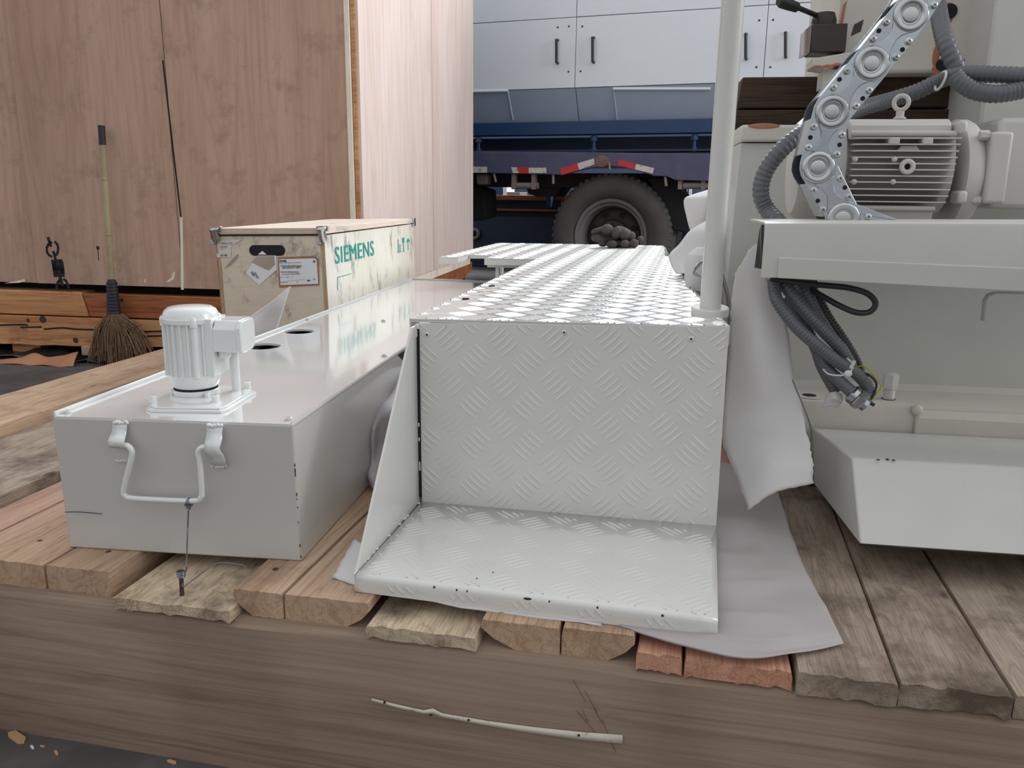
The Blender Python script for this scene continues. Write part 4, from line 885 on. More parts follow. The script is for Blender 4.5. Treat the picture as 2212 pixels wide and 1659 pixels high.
wsheet('foam_sheet', 'torn strip of white foam under the left front corner of the step', 'packing foam', [
    [(765, 1165, 'z', .0435), (830, 1200, 'z', .043), (1000, 1240, 'z', .042), (1300, 1300, 'z', .042)],
    [(735, 1215, 'z', .0435), (800, 1235, 'z', .0425), (1000, 1275, 'z', .042), (1300, 1340, 'z', .0415)],
    [(719, 1247, 'z', .043), (790, 1268, 'z', .042), (1000, 1312, 'z', .040), (1300, 1352, 'z', .0405)]], edge=.002, solid=.0018, noise=.001, nd=(0, 0, 1))
wsheet('foam_flap', 'pointed white foam flap sticking up between the tank and the motor crate', 'packing foam', [
    [(624, 620, 1.95), (626, 619, 1.95), (628, 619, 1.95)],
    [(590, 650, 1.93), (605, 648, 1.95), (618, 645, 1.98)],
    [(540, 685, 1.90), (575, 680, 1.93), (609, 675, 2.0)],
    [(500, 720, 1.86), (550, 720, 1.90), (600, 708, 2.0)],
    [(470, 770, 1.84), (530, 765, 1.88), (592, 740, 2.0)]], mat='foam', noise=.003, fq=12)
o = wsheet('foam_wrap', 'crumpled white foam wrap bulging between the tank side and the step side panel', 'packing foam', [
    [(845, 795, 1.80), (870, 790, 1.75), (895, 800, 1.70), (915, 810, 1.72)],
    [(838, 850, 1.66), (858, 843, 1.58), (880, 855, 1.55), (910, 860, 1.60)],
    [(818, 880, 1.60), (830, 878, 1.50), (850, 885, 1.47), (900, 900, 1.52)],
    [(794, 920, 1.56), (808, 915, 1.47), (826, 925, 1.49), (880, 940, 1.50)],
    [(790, 960, 1.55), (803, 958, 1.45), (818, 965, 1.50), (870, 975, 1.48)],
    [(789, 1000, 1.52), (800, 1000, 1.45), (815, 1005, 1.45), (860, 1010, 1.44)],
    [(786, 1022, 1.50), (798, 1028, 1.42), (815, 1030, 1.42), (850, 1040, 1.42)],
    [(803, 1052, 1.50), (806, 1056, 1.42), (815, 1060, 1.41), (840, 1070, 1.42)]], mat='foam2', noise=.010, fq=18, n=9)
# stretch film loosely on the tank side
wsheet('stretch_film', 'clear wrinkled plastic film clinging to the right side of the tank', 'plastic film', [
    [(760, 838, 1.40), (800, 815, 1.52), (850, 786, 1.74), (872, 772, 1.88)],
    [(765, 880, 1.385), (802, 865, 1.49), (842, 835, 1.68), (862, 820, 1.80)],
    [(768, 925, 1.38), (795, 905, 1.46), (822, 880, 1.58), (840, 870, 1.66)]], mat='film', noise=.008, fq=26, n=8, nd=(1, 0, 0), solid=.0006)
wsheet('foam_sheet', 'upper white foam sheet standing behind the post against the truck wheel view', 'packing foam', [
    [(1500, 420, 2.45), (1530, 411, 2.45), (1555, 405, 2.45), (1574, 410, 2.45)],
    [(1478, 432, 2.42), (1525, 430, 2.38), (1555, 430, 2.4), (1574, 440, 2.42)],
    [(1484, 470, 2.4), (1520, 470, 2.36), (1550, 470, 2.38), (1572, 480, 2.4)],
    [(1492, 500, 2.4), (1520, 505, 2.38), (1550, 510, 2.38), (1570, 530, 2.4)]], noise=.008, fq=10)
wsheet('foam_sheet', 'lower white foam sheet folded over the platform edge behind the post', 'packing foam', [
    [(1518, 482, 2.22), (1545, 470, 2.22), (1568, 468, 2.25)],
    [(1490, 500, 2.2), (1530, 500, 2.14), (1566, 505, 2.2)],
    [(1468, 528, 2.2), (1520, 540, 2.12), (1560, 545, 2.15)],
    [(1446, 553, 2.2), (1510, 570, 2.1), (1560, 575, 2.15)],
    [(1458, 588, 2.12), (1500, 588, 2.06), (1540, 590, 2.08)],
    [(1471, 588, 2.10), (1488, 590, 2.05), (1510, 594, 2.04)]], noise=.006, fq=12)
wf2 = Fr(tuple(W0.z(1512, 626, .395)), 0)
mb = MB(); mb.lathe(wf2.y(1510, 622, .03), (0, 0, 1), [(.028, -.004), (.034, .02), (.036, .05), (.030, .075), (.012, .09)], 20)
tag(mb.build('wrapped_fitting', M['foam'], frame=wf2), 'small round fitting wrapped in white foam, on the platform left of the post base', 'packing foam')
mb = MB(); mb.tube([W0.y(u, v, y_)-wf2.m.translation for u, v, y_ in ((1520, 566, 1.90), (1508, 570, 1.88), (1500, 582, 1.86), (1506, 592, 1.85), (1520, 602, 1.84), (1540, 615, 1.84))], .0016, 6, sub=4)
mb.tube([W0.y(u, v, y_)-wf2.m.translation for u, v, y_ in ((1512, 570, 1.88), (1498, 590, 1.87), (1512, 597, 1.85), (1530, 600, 1.84))], .0016, 6, sub=4)
tag(mb.build('tie_wire', M['steel'], frame=wf2), 'small loop of wire behind the post, around the foam wrapped fitting', 'wire')
mb = MB(); f3 = Fr(tuple(W0.y(1574, 700, 1.62)), 0)
for du in (0, 4, -3): mb.tube([W0.y(u+du, v, 1.62)-f3.m.translation for u, v in ((1555, 580), (1563, 610), (1571, 640), (1574, 668), (1576, 700), (1578, 730))], .0012, 5, sub=4)
tag(mb.build('tie_wire', M['steel'], frame=f3), 'bunch of thin wires running down right of the post base', 'wire')
# ------------------------------------------------------------------ cream machine on the right
MF = Fr((W0.z(1858, 1177, .085).x, W0.z(1858, 1177, .085).y, .04), 3.3)
g0 = MF.z(1858, 1177, .045)
t = thing('machine_tool', 'large cream painted machine bed filling the right side, with tray, chip guard and motor', 'machine', MF)
XR = 1.15
def Mx(u, v, x=0): return MF.x(u, v, x)
ft = Mx(1840, 988); bt_ = Mx(1755, 925); bb = Mx(1758, 1047)
# chip guard: open sheet metal box
zb_ = g0.z; z1 = ft.z; y1 = ft.y; y2 = bt_.y; z2_ = bt_.z; yb = bb.y; zb2 = bb.z
MB().add([(0, 0, zb_), (XR, 0, zb_), (XR, y1, z1), (0, y1, z1), (0, y2, z2_), (XR, y2, z2_), (0, yb, zb2), (XR, yb, zb2)],
         [(0, 1, 2, 3), (3, 2, 5, 4), (4, 5, 7, 6), (0, 3, 4, 6), (1, 7, 5, 2), (0, 6, 7, 1)]).build('chip_guard', M['mach'], t, bevel=.003)
MB().hexa([(-.001, -.001, zb_-.001), (XR, -.001, zb_-.001), (XR, .004, zb_-.001), (-.001, .004, zb_-.001), (-.001, -.0015, zb_+.002), (XR, -.0015, zb_+.002), (XR, .004, zb_+.002), (-.001, .004, zb_+.002)]).build('guard_edge', M['darksteel'], t)
for u, v in ((1897, 993), (1917, 992), (1930, 994)):
    p = MF.z(u, v, z1+.0005); MB().ball(p, .003, .002, .0012, n=6).build('paint_chip', M['darksteel'], t)
# foot casting and lower wall
yf = y2+.012; zf = MF.y(1900, 872, yf).z; yw = MF.z(1900, 838, zf).y; xf = MF.z(1712, 872, zf).x-.02
MB().prism([(xf, yf, .0), (xf, yf, zf-.008), (xf, yf+.003, zf-.002), (xf, yf+.01, zf), (xf, yw+.3, zf), (xf, yw+.3, 0)], (XR-xf, 0, 0)).build('foot_casting', M['mach2'], t)
pw = MF.z(1990, 885, zf); MB().hexa([(pw.x, yf-.012, .0), (XR, yf-.012, 0), (XR, yf+.002, 0), (pw.x, yf+.002, 0), (pw.x, yf-.012, zf-.022), (XR, yf-.012, zf-.022), (XR, yf+.002, zf-.004), (pw.x, yf+.002, zf-.004)]).build('foot_rib', M['mach2'], t, bevel=.006, seg=3)
MB().ball((pw.x+.002, yf-.006, zf-.008), .011, .008, .011, n=10).build('weld_lump', M['mach2'], t)
MB().prism([(xf+.02, yw, zf-.01), (xf+.02, yw, .50), (xf+.02, yw+.3, .50), (xf+.02, yw+.3, zf-.01)], (XR-xf, 0, 0)).build('lower_wall', M['mach'], t, bevel=.006)
MB().prism([(xf+.02, yw+.001, zf), (xf+.02, yw-.012, zf), (xf+.02, yw+.001, zf+.012)], (XR-xf-.02, 0, 0)).build('wall_fillet', M['mach2'], t, ang=80)
hp = MF.z(1748, 855, zf+.0008); MB().lathe(hp, (0, 0, 1), [(.028, 0), (.027, .0012), (.021, .0014)], 30).build('hole_boss', M['mach2'], t); MB().lathe(hp+V((0, 0, .0004)), (0, 0, 1), [(.014, 0), (.014, .0012)], 24).build('bolt_hole', M['void'], t)
# rear upper wall (left part of the bed)
y3 = .78; xl3 = MF.y(1600, 300, y3).x; ztw = MF.y(1640, 270, y3).z; zst = MF.y(1640, 308, y3).z
MB().hexa([(xl3-.02, y3+.01, .0), (XR, y3+.01, .0), (XR, y3+.5, 0), (xl3-.02, y3+.5, 0), (xl3, y3+.01, zst), (XR, y3+.01, zst), (XR, y3+.5, zst), (xl3, y3+.5, zst)]).build('bed_wall', M['mach'], t, bevel=.003)
MB().box((xl3-.002, y3-.006, zst+.002), (XR, y3+.5, ztw)).build('bed_top_rail', M['mach2'], t, bevel=.006)
p = MF.y(1650, 272, y3-.007); MB().ball(p, .035, .0012, .006, n=10).build('rust_patch', M['rust'], t)
# upright column and slide block at upper right
y4 = .72; xc_ = MF.y(2112, 300, y4).x
MB().box((xc_, y4, .3), (xc_+.5, y4+.5, 1.5)).build('column', M['mach'], t, bevel=.006)
y5 = .86; xa_ = MF.y(1812, 60, y5).x; za_ = MF.y(1900, 158, y5).z
MB().box((xa_, y5, za_), (xc_+.4, y5+.4, 1.6)).build('slide_block', M['mach2'], t, bevel=.008)
mb = MB(); 
for u, v, a_, b_ in ((2048, 30, 1, 2), (2030, 70, .8, 2.5), (2022, 120, .6, 2), (2025, 150, 1, 1)): mb.ball(MF.y(u, v, y5-.001), .012*a_, .002, .012*b_, n=8)
mb.build('orange_primer_streak', M['orange'], t)
for u, v, r_ in ((2052, 24, .016), (2035, 140, .013)): MB().lathe(MF.y(u, v, y5-.004), (0, 1, 0), [(r_, 0), (r_, .004)], 20).build('threaded_hole', M['void'], t)
a_, b_ = MF.y(2083, 128, y5-.003), MF.y(2122, 112, y5-.003); MB().prism([(a_.x, y5-.002, a_.z-.012), (a_.x, y5-.002, a_.z), (b_.x-.01, y5-.002, b_.z), (b_.x, y5-.002, b_.z-.006), (b_.x, y5-.002, a_.z-.012)], (0, .003, 0)).build('dark_recess', M['void'], t)
for u0, v0, u1, v1 in ((1812, 0, 1830, 60), (1838, 42, 1866, 78)):
    a_, b_ = MF.y(u0, v1, y5-.0015), MF.y(u1, v0, y5-.0015); MB().prism([(a_.x, y5-.001, a_.z), (a_.x+.005, y5-.001, b_.z-.01), (b_.x, y5-.001, b_.z), (b_.x-.004, y5-.001, a_.z+.01)], (0, .001, 0)).build('bare_metal_patch', M['rust'] if u0 < 1830 else M['darksteel'], t)
# tool clamp block with lever at the top
y6 = .80
def q6(u, v, dy=0): return MF.y(u, v, y6+dy)
a_, b_ = q6(1750, 113), q6(1832, 50); MB().box((a_.x, y6, a_.z), (b_.x, y6+.075, b_.z)).build('clamp_block', M['darksteel'], t, bevel=.002)
MB().prism([(a_.x-.012, y6+.02, a_.z-.004), (a_.x-.001, y6+.001, a_.z), (a_.x-.001, y6+.001, b_.z), (a_.x-.012, y6+.02, b_.z-.01)], (0, .05, 0)).build('clamp_side', M['zinc'], t)
c_ = q6(1786, 50); e_ = q6(1786, 20); r_ = (q6(1812, 35).x-q6(1762, 35).x)/2
MB().lathe((c_.x, y6+.035, c_.z), (0, 0, 1), [(r_*1.1, 0), (r_*1.12, (e_.z-c_.z)*.4), (r_*.9, (e_.z-c_.z)*.95), (r_*.7, e_.z-c_.z)], 20).build('clamp_hub', M['darksteel'], t)
MB().cyl(q6(1766, 34, .03), q6(1722, 16, -.02), .0055, n=14).build('lever_rod', M['darksteel'], t)
d_ = (q6(1680, 2, -.05)-q6(1722, 17, -.02)); MB().lathe(q6(1724, 17, -.02), d_, [(.007, 0), (.0105, .004), (.012, d_.length*.5), (.0125, d_.length*.85), (.009, d_.length)], 20).build('lever_knob', M['black'], t)
a_, b_ = q6(1755, 150), q6(1840, 118); MB().prism([(a_.x, y6, a_.z+.006), (a_.x, y6, b_.z-.006), (b_.x, y6, b_.z+.006), (b_.x, y6, a_.z+.010), (b_.x-.03, y6, a_.z+.010), (b_.x-.04, y6, a_.z)], (0, .08, 0)).build('clamp_foot', M['mach2'], t, bevel=.003)
a_, b_ = q6(1757, 147, -.001), q6(1812, 141, -.001); mb = MB(); [mb.ball(a_.lerp(b_, k/9)+V((0, 0, random.uniform(-.003, .003))), .006, .001, .003, n=6) for k in range(10)]; mb.build('rust_edge', M['rust'], t)
a_, b_ = q6(1782, 168), q6(1850, 146); MB().box((a_.x, y6+.02, a_.z-.02), (b_.x, y6+.09, b_.z)).build('clamp_support', M['mach2'], t, bevel=.002)
# sheet metal tray
f = .13; trl = MF.y(1653, 480, f); trb = MF.y(1668, 600, f); fl0 = MF.y(1682, 556, f); zt_ = trl.z; zb3 = trb.z
zbr = MF.y(2212, 630, f).z; ztr = MF.y(2212, 481, f).z; xR = MF.y(2212, 630, f).x
def zlin(a, b, x): return a+(b-a)*(x-trl.x)/(xR-trl.x)
dpt = .19
def tp_(x, h): return zlin(zt_, ztr, x) if h else zlin(zb3, zbr, x)
X0, X1 = trl.x, XR
MB().prism([(X0, f, tp_(X0, 0)), (X0, f, tp_(X0, 1)-.008), (X0, f+.002, tp_(X0, 1)-.002), (X0, f+.008, tp_(X0, 1)), (X0, f+dpt, tp_(X0, 1)), (X0, f+dpt, tp_(X0, 1)-.003), (X0, f+.01, tp_(X0, 1)-.003), (X0, f+.003, tp_(X0, 1)-.012), (X0, f+.003, tp_(X0, 0))], (X1-X0, 0, (tp_(X1, 1)-tp_(X0, 1)))).build('tray_cover', M['mach'], t, ang=30)
zf0 = fl0.z; zf1 = MF.y(2212, 579, f).z; dzf = (zf1-zf0)/(xR-fl0.x)*(X1-fl0.x); dzb = (zbr-zb3)/(xR-fl0.x)*(X1-fl0.x)
x5 = fl0.x
MB().hexa([(x5, f-.004, zb3), (X1, f-.004, zb3+dzb), (X1, f+.02, zb3+dzb), (x5, f+.02, zb3), (x5, f-.004, zf0), (X1, f-.004, zf0+dzf), (X1, f-.0005, zf0+dzf+.001), (x5, f-.0005, zf0+.001)]).build('tray_flange', M['mach'], t, bevel=.0015)
MB().hexa([(x5, f+.003, zb3+.001), (X1, f+.003, zb3+dzb+.001), (X1, f+dpt, zb3+dzb+.02), (x5, f+dpt, zb3+.02), (x5, f+.003, zb3+.003), (X1, f+.003, zb3+dzb+.003), (X1, f+dpt, zb3+dzb+.022), (x5, f+dpt, zb3+.022)]).build('tray_bottom', M['mach'], t)
MB().prism([(X0-.0045, f+.006, zt_-.004), (X0-.0055, f+.02, zt_-.012), (X0-.0085, f+.02, MF.y(1646, 581, f).z), (X0-.001, f+.002, MF.y(1650, 581, f).z)], (.004, 0, 0)).build('end_gap_strip', M['cable'], t)  # dark strip whose colour stands in for the unlit gap at the tray end
# bent bracket under the tray
yb_ = .30; P6 = [(2125, 693), (2129, 650), (2136, 638), (2150, 633), (2240, 633)]
mb = MB(); pv = [MF.y(u, v, yb_) for u, v in P6]; vs = []
for p in pv: vs += [p, p+V((0, .009, 0))]
mb.add(vs, [(2*i, 2*i+1, 2*i+3, 2*i+2) for i in range(len(pv)-1)]); mb.build('bent_bracket', M['mach'], t, solid=.004, ang=60)
# levelling bolt standing in the foot
lb = MF.z(1919, 862, zf); k_ = (MF.y(1920, 850, lb.y)-MF.y(1919, 850, lb.y)).length
mb = MB(); h1 = MF.y(1921, 838, lb.y).z-zf; h2 = MF.y(1923, 806, lb.y).z-zf
pr = [(13*k_, 0)]
for i in range(7): pr += [(13.5*k_, h1*(i+.2)/7), (12.2*k_, h1*(i+.7)/7)]
mb.lathe(lb, (0, 0, 1), pr+[(12*k_, h1)], 20)
mb.lathe(lb, (0, 0, 1), [(17*k_, h1), (17.5*k_, h1+.002), (17.5*k_, h2-.002), (14*k_, h2)], 6); mb.build('levelling_bolt', M['mach'], t, ang=40); MB().lathe(lb, (0, 0, 1), [(15*k_, 0), (15*k_, .0012)], 20).build('bolt_hole', M['void'], t)
# electric motor (part of the machine)
mo = thing('electric_motor', '', '', None); del mo['category']; mo['label'] = 'cream ribbed electric motor with lifting eye'; mo.parent = t
ym = .50; m0 = MF.y(1830, 360, ym-.10); m1 = MF.y(2068, 360, ym-.10); m0.z = MF.y(1830, 360, ym).z; m0.y = ym; mo.location = m0; 
OF = Fr((0, 0, 0)); OF.m = MF.m @ Matrix.Translation(m0); OF.i = OF.m.inverted(); OF.o = OF.i @ CP
Lm = (m1-m0).x; R_ = OF.y(1950, 262, -.06).z; Rb = -OF.y(1950, 462, -.06).z; yn = -.105
MB().cyl((0, 0, 0), (Lm, 0, 0), .088, n=40).build('motor_body', M['motor'], mo)
mb = MB()
for v in (299, 312.5, 326.5, 340.5, 354, 367, 380.5, 394, 409, 422.5, 436):
    z_ = OF.y(1950, v, yn).z; 
    if abs(z_) > .105: w_ = .05
    w_ = min(0, -math.sqrt(max(0, .128**2-z_*z_))); dx = 0 if v < 400 else .0
    mb.box((.004, max(w_, -.118), z_-.0012), (Lm-.004-(v-299)*.00008, -.03, z_+.0012))
mb.build('cooling_fins', M['motor'], mo)
zt1 = OF.y(1950, 258, -.03).z
mb = MB(); mb.prism([(0, -.100, R_-.035), (0, -.094, R_-.010), (0, -.078, R_+.002), (0, .04, zt1+.006), (0, .08, R_-.03)], (Lm-.015, 0, 0)); mb.build('top_housing', M['motor'], mo, bevel=.003)
z_ = OF.y(1950, 288, -.108).z; MB().cyl((.0, -.104, z_), (Lm-.01, -.104, z_), .005, n=12).build('tie_rod', M['motor'], mo); z_ = OF.y(1950, 450, -.108).z; MB().cyl((.03, -.100, z_), (Lm-.03, -.100, z_), .005, n=12).build('tie_rod', M['motor'], mo)
zl_ = OF.y(1950, 452, -.1).z; mb = MB(); mb.prism([(.02, -.098, zl_), (.02, .06, zl_), (.02, .06, zl_-.05), (.02, -.085, zl_-.045)], (Lm-.05, 0, 0)); mb.build('foot_housing', M['motor'], mo, bevel=.004)
for u0, u1 in ((1919, 1946), (1992, 2018)):
    a_, b_ = OF.y(u0, 313, -.119), OF.y(u1, 296, -.119); MB().box((a_.x, -.119, a_.z), (b_.x, -.07, b_.z)).build('terminal_pad', M['motor'], mo, bevel=.003)
a_, b_ = OF.y(1940, 325, -.112), OF.y(1990, 315, -.112); MB().prism([(a_.x, -.108, a_.z), (a_.x+.006, -.108, b_.z), (b_.x-.006, -.108, b_.z), (b_.x, -.108, a_.z)], (0, .03, 0)).build('name_pad', M['motor'], mo)
for u, v in ((1847, 344), (1932, 344), (1845, 393), (1929, 393)): MB().ball(OF.y(u, v, -.117), .0052, n=8).build('stud', M['motor'], mo)
c_ = OF.y(1960, 360, -.124); MB().torus(c_, (0, 1, 0), .0095, .0045, 24, 10).build('small_ring', M['motor'], mo); MB().lathe(c_+V((0, .003, 0)), (0, 1, 0), [(.006, 0), (.006, .002)], 16).build('ring_hole', M['void'], mo)
c_ = OF.y(1947, 222, -.02); k_ = (OF.y(1948, 222, -.02)-c_).length
MB().torus(c_, (.5, 1, 0), 15.5*k_, 5*k_, 32, 12).build('lifting_eye', M['motor'], mo)
MB().lathe(c_-V((0, 0, 36*k_)), (0, 0, 1), [(14*k_, 0), (14*k_, 3*k_), (9*k_, 6*k_), (9*k_, 18*k_)], 18).build('eye_neck', M['motor'], mo)
# end shield, flange, gearbox
e0 = OF.y(2066, 360, -.05).x
MB().lathe((e0, 0, -.016), (1, 0, 0), [(.095, 0), (.103, .004), (.103, .02), (.098, .03), (.09, .038)], 40).build('end_shield', M['motor'], mo)
for v0, v1 in ((262, 290), (412, 440)):
    a_, b_ = OF.y(2062, v1, -.10), OF.y(2086, v0, -.10); MB().box((a_.x, -.115, a_.z), (b_.x, -.07, b_.z)).build('shield_lug', M['motor'], mo, bevel=.005)
e1 = OF.y(2086, 360, -.09).x; e2 = OF.y(2134, 360, -.10).x; e3 = OF.y(2182, 360, -.10).x
MB().lathe((e1, 0, -.014), (1, 0, 0), [(.085, 0), (.090, .012), (.090, (e2-e1)*.6), (.084, e2-e1)], 40).build('adapter_housing', M['motor'], mo)
a_, b_ = OF.y(2136, 440, -.09), OF.y(2136, 285, -.09); MB().box((e2, -.10, a_.z), (e3, .09, b_.z)).build('square_flange', M['motor'], mo, bevel=.006, seg=3)
MB().box((e3, -.03, a_.z-.01), (e3+.25, .12, b_.z+.03)).build('gearbox', M['motor'], mo, bevel=.01)
for v in (292, 432): p = OF.y(2118, v, -.085); MB().cyl((e2-.016, p.y, p.z), (e2, p.y, p.z), .009, n=6).build('flange_bolt', M['motor'], mo, bevel=.001)
# fan cover at the left end
fx = OF.y(1716, 380, -.06).x
MB().lathe((fx, 0, -.005), (1, 0, 0), [(.03, 0), (.085, .006), (.098, .02), (.102, .04), (.102, -fx-.002)], 40).build('fan_cover', M['motor'], mo)

# dark timbers behind the motor
tf = Fr(tuple(MF.m @ V((xl3, y3+.15, ztw))), 3.3)
def tz(v, dy=0): return tf.y(1650, v, dy).z
zA = tz(166); zB = tz(236); zC = tz(268); xt0 = tf.y(1604, 168, 0).x; xt1 = tf.y(1590, 262, 0).x; xt2 = .95
o = MB().hexa([(xt1, 0, zB+.002), (xt2, 0, zB+.002), (xt2, .2, zB+.002), (xt1, .2, zB+.002), (xt0, 0, zA), (xt2, 0, zA), (xt2, .2, zA), (xt0, .2, zA)]).build('dark_timber', M['darkt'], frame=tf, bevel=.004); tag(o, 'upper dark brown timber lying on top of the other behind the motor', 'timber', 'dark timbers behind the motor')
o = MB().box((xt1-.002, -.01, .001), (xt2, .2, zB-.002)).build('dark_timber', M['darkt'], frame=tf, bevel=.004); tag(o, 'lower dark brown timber directly on the cream machine bed behind the motor', 'timber', 'dark timbers behind the motor')

# ------------------------------------------------------------------ cable carrier
yk = .26
KF = Fr(tuple(MF.m @ V((MF.y(1830, 475, yk).x, yk, zt_))), 3.3)
KM = lambda u, v, d=0: KF.y(u, v, d)
t = thing('cable_carrier', 'zinc plated steel cable carrier chain curving up from the tray in front of the motor', 'cable chain', KF)
CC = [(2040, -85), (1967, 32), (1883, 137), (1797, 242), (1767, 362), (1821, 472), (1925, 540)]
kk = (KM(1884, 137)-KM(1883, 137)).length
dep = .075
for i in range(len(CC)-1):
    a_, b_ = CC[i], CC[i+1]; dx, dy_ = b_[0]-a_[0], b_[1]-a_[1]; Ln = math.hypot(dx, dy_); dx /= Ln; dy_ /= Ln; nx, ny = -dy_, dx
    if i == len(CC)-2: Ln_ = 95
    hw = 40.5; out = []
    zo = -.0012*(i % 2)
    g = lambda d, n, off=0: KM(a_[0]+dx*d+nx*n, a_[1]+dy_*d+ny*n, off)
    for k in range(9): q = math.pi/2+math.pi*k/8; out.append((hw*math.cos(q), hw*math.sin(q)))
    for k in range(9): q = -math.pi/2+math.pi*k/8; out.append((Ln+hw*math.cos(q), hw*math.sin(q)))
    if i == len(CC)-2: out = [(d, n) for d, n in out if True]
    keep = lambda P: [V((p.x, p.y, max(p.z, .001))) for p in P]
    poly = keep([g(d, n, 0) for d, n in out])
    poly = [V((p.x, zo, p.z)) for p in poly]
    lk = MB().prism(poly, (0, .0024, 0)).build('chain_link', M['zinc'], t, bevel=.0008)
    back_ = [V((p.x, dep, p.z)) for p in poly]; MB().prism(back_, (0, .0024, 0)).build('rear_plate', M['zinc'], lk)
    # crossbars closing the outer and inner side
    for sg in (-1, 1):
        P0 = g(22, sg*37); P1 = g(Ln-22, sg*37); P2 = g(Ln-22, sg*34); P3 = g(22, sg*34)
        if min(P0.z, P1.z) > 0: MB().prism([V((p.x, .003, p.z)) for p in (P0, P1, P2, P3)], (0, dep-.004, 0)).build('crossbar', M['chainside'], lk)
    # raised hourglass neck
    nk = [(30, -24), (48, -13), (62, -10), (Ln-50, -13), (Ln-30, -24), (Ln-30, 24), (Ln-50, 13), (62, 10), (48, 13), (30, 24)]
    P = [g(d, n) for d, n in nk]
    if min(p.z for p in P) > .002: MB().prism([V((p.x, zo-.0022, p.z)) for p in P], (0, .0025, 0)).build('embossed_neck', M['zinc'], lk, bevel=.0018, seg=3)
    for d, n in ((Ln*.5-19, -32.5), (Ln*.5+25, -32), (Ln*.5-21, 31), (Ln*.5+25, 31)):
        p = g(d, n)
        if p.z < .006: continue
        p = V((p.x, zo, p.z)); MB().lathe(p, (0, -1, 0), [(8.2*kk, 0), (8.2*kk, .0015), (6.6*kk, .0018), (6.4*kk, .004), (4.5*kk, .005)], 18).build('screw', M['zinc2'], lk)
        c_ = p+V((0, -.0051, 0)); r3 = 3.6*kk; a3 = random.random()*1.5
        for q in (a3, a3+math.pi/2): MB().prism([c_+V((r3*math.cos(q+s_), 0, r3*math.sin(q+s_))) for s_ in (-.18, .18, math.pi-.18, math.pi+.18)], (0, .0006, 0)).build('cross_recess', M['void'], lk)
    for n in (-33, 32):
        p = g(Ln*.5+3, n)
        if p.z > .006: MB().lathe(V((p.x, zo-.0006, p.z)), (0, 1, 0), [(5.3*kk, 0), (5.3*kk, .001)], 16).build('link_hole', M['void'], lk)
for i, (u, v) in enumerate(CC[1:-1]):
    p = KM(u, v); y_ = -.0014
    pf = [(37.5*kk, .0), (37.5*kk, .0018), (35*kk, .0038), (31*kk, .0044), (26*kk, .0042), (22*kk, .0026), (20.5*kk, .0004), (18*kk, .0002), (16.5*kk, .0014), (14.5*kk, .0018), (.0002, .0018)]
    if p.z > 37*kk: MB().lathe(V((p.x, y_, p.z)), (0, -1, 0), pf, 48).build('pivot_disc', M['zinc2'], t, ang=50)
    else:
        m_ = MB().lathe(V((p.x, y_, p.z)), (0, -1, 0), pf, 48); m_.v = [(a, b, max(c, .0006)) for a, b, c in m_.v]; m_.build('pivot_disc', M['zinc2'], t, ang=50)
        MB().lathe(V((p.x, y_-.0018, p.z+2*kk)), (0, -1, 0), [(11*kk, 0), (11*kk, .0006)], 20).build('disc_hole', M['zinc'], t) if p.z > 12*kk else None

# ------------------------------------------------------------------ conduits and cables
def cable(name, label, cat, pts, r, mat, rib=0, pitch=.0062, sub=8, fr=None, n=12):
    P = [MF.m @ MF.y(u, v, y) for u, v, y in pts]; c = min(P, key=lambda p: p.z); f_ = Fr(tuple(c), 0)
    o = MB().tube([p-c for p in P], r, n, sub=sub, rib=rib, pitch=pitch).build(name, M[mat], frame=f_, ang=70); tag(o, label, cat, 'flexible conduits' if name == 'flexible_conduit' else None); return o
cable('flexible_conduit', 'grey corrugated conduit hanging down from the orange hole at the top right', 'conduit', [(2026, 10, .70), (2030, 40, .66), (2040, 85, .60), (2056, 125, .58), (2072, 160, .58), (2082, 175, .62)], .0150, 'conduit', .0022, .0125)
cable('flexible_conduit', 'long grey corrugated conduit looping behind the cable carrier and down left of it', 'conduit', [(2260, 166, .50), (2150, 161, .52), (2080, 160, .54), (2035, 172, .58), (1985, 196, .60), (1930, 214, .60), (1860, 234, .55), (1790, 262, .48), (1730, 290, .42), (1690, 322, .40), (1655, 368, .40), (1643, 415, .40), (1656, 452, .40), (1684, 484, .37), (1700, 520, .37), (1700, 590, .36)], .0140, 'conduit', .0018, .0092)
cable('flexible_conduit', 'grey corrugated conduit sagging below the other one at the right edge', 'conduit', [(2260, 182, .50), (2200, 196, .50), (2150, 203, .50), (2105, 196, .51), (2075, 178, .52), (2062, 164, .53)], .0150, 'conduit', .0018, .0080)
mb = MB(); tf_ = Fr(tuple(MF.m @ MF.y(2052, 165, .5)), 3.3); mb.torus((.004, .062, 0), (1, .1, -.3), .0175, .0026, 28, 8)
tag(mb.build('cable_tie', M['tie'], frame=tf_), 'pale cable tie around the conduits at the top right', 'cable tie')
tyl = .20
cable('flexible_conduit', 'grey corrugated conduit at the front of the bundle hanging under the tray', 'conduit', [(1672, 604, tyl), (1673, 630, tyl-.01), (1682, 655, tyl-.02), (1718, 704, tyl-.03), (1760, 742, tyl-.03), (1810, 782, tyl-.02), (1849, 806, tyl-.01), (1872, 832, tyl), (1880, 856, tyl)], .0095, 'conduit', .0012, .0058)
cable('flexible_conduit', 'grey corrugated conduit second in the hanging bundle, right of the front one', 'conduit', [(1690, 608, tyl+.01), (1706, 630, tyl), (1736, 668, tyl-.01), (1777, 712, tyl-.01), (1815, 752, tyl+.0), (1832, 782, tyl+.01), (1840, 800, tyl+.02)], .0100, 'conduit', .0012, .0058)
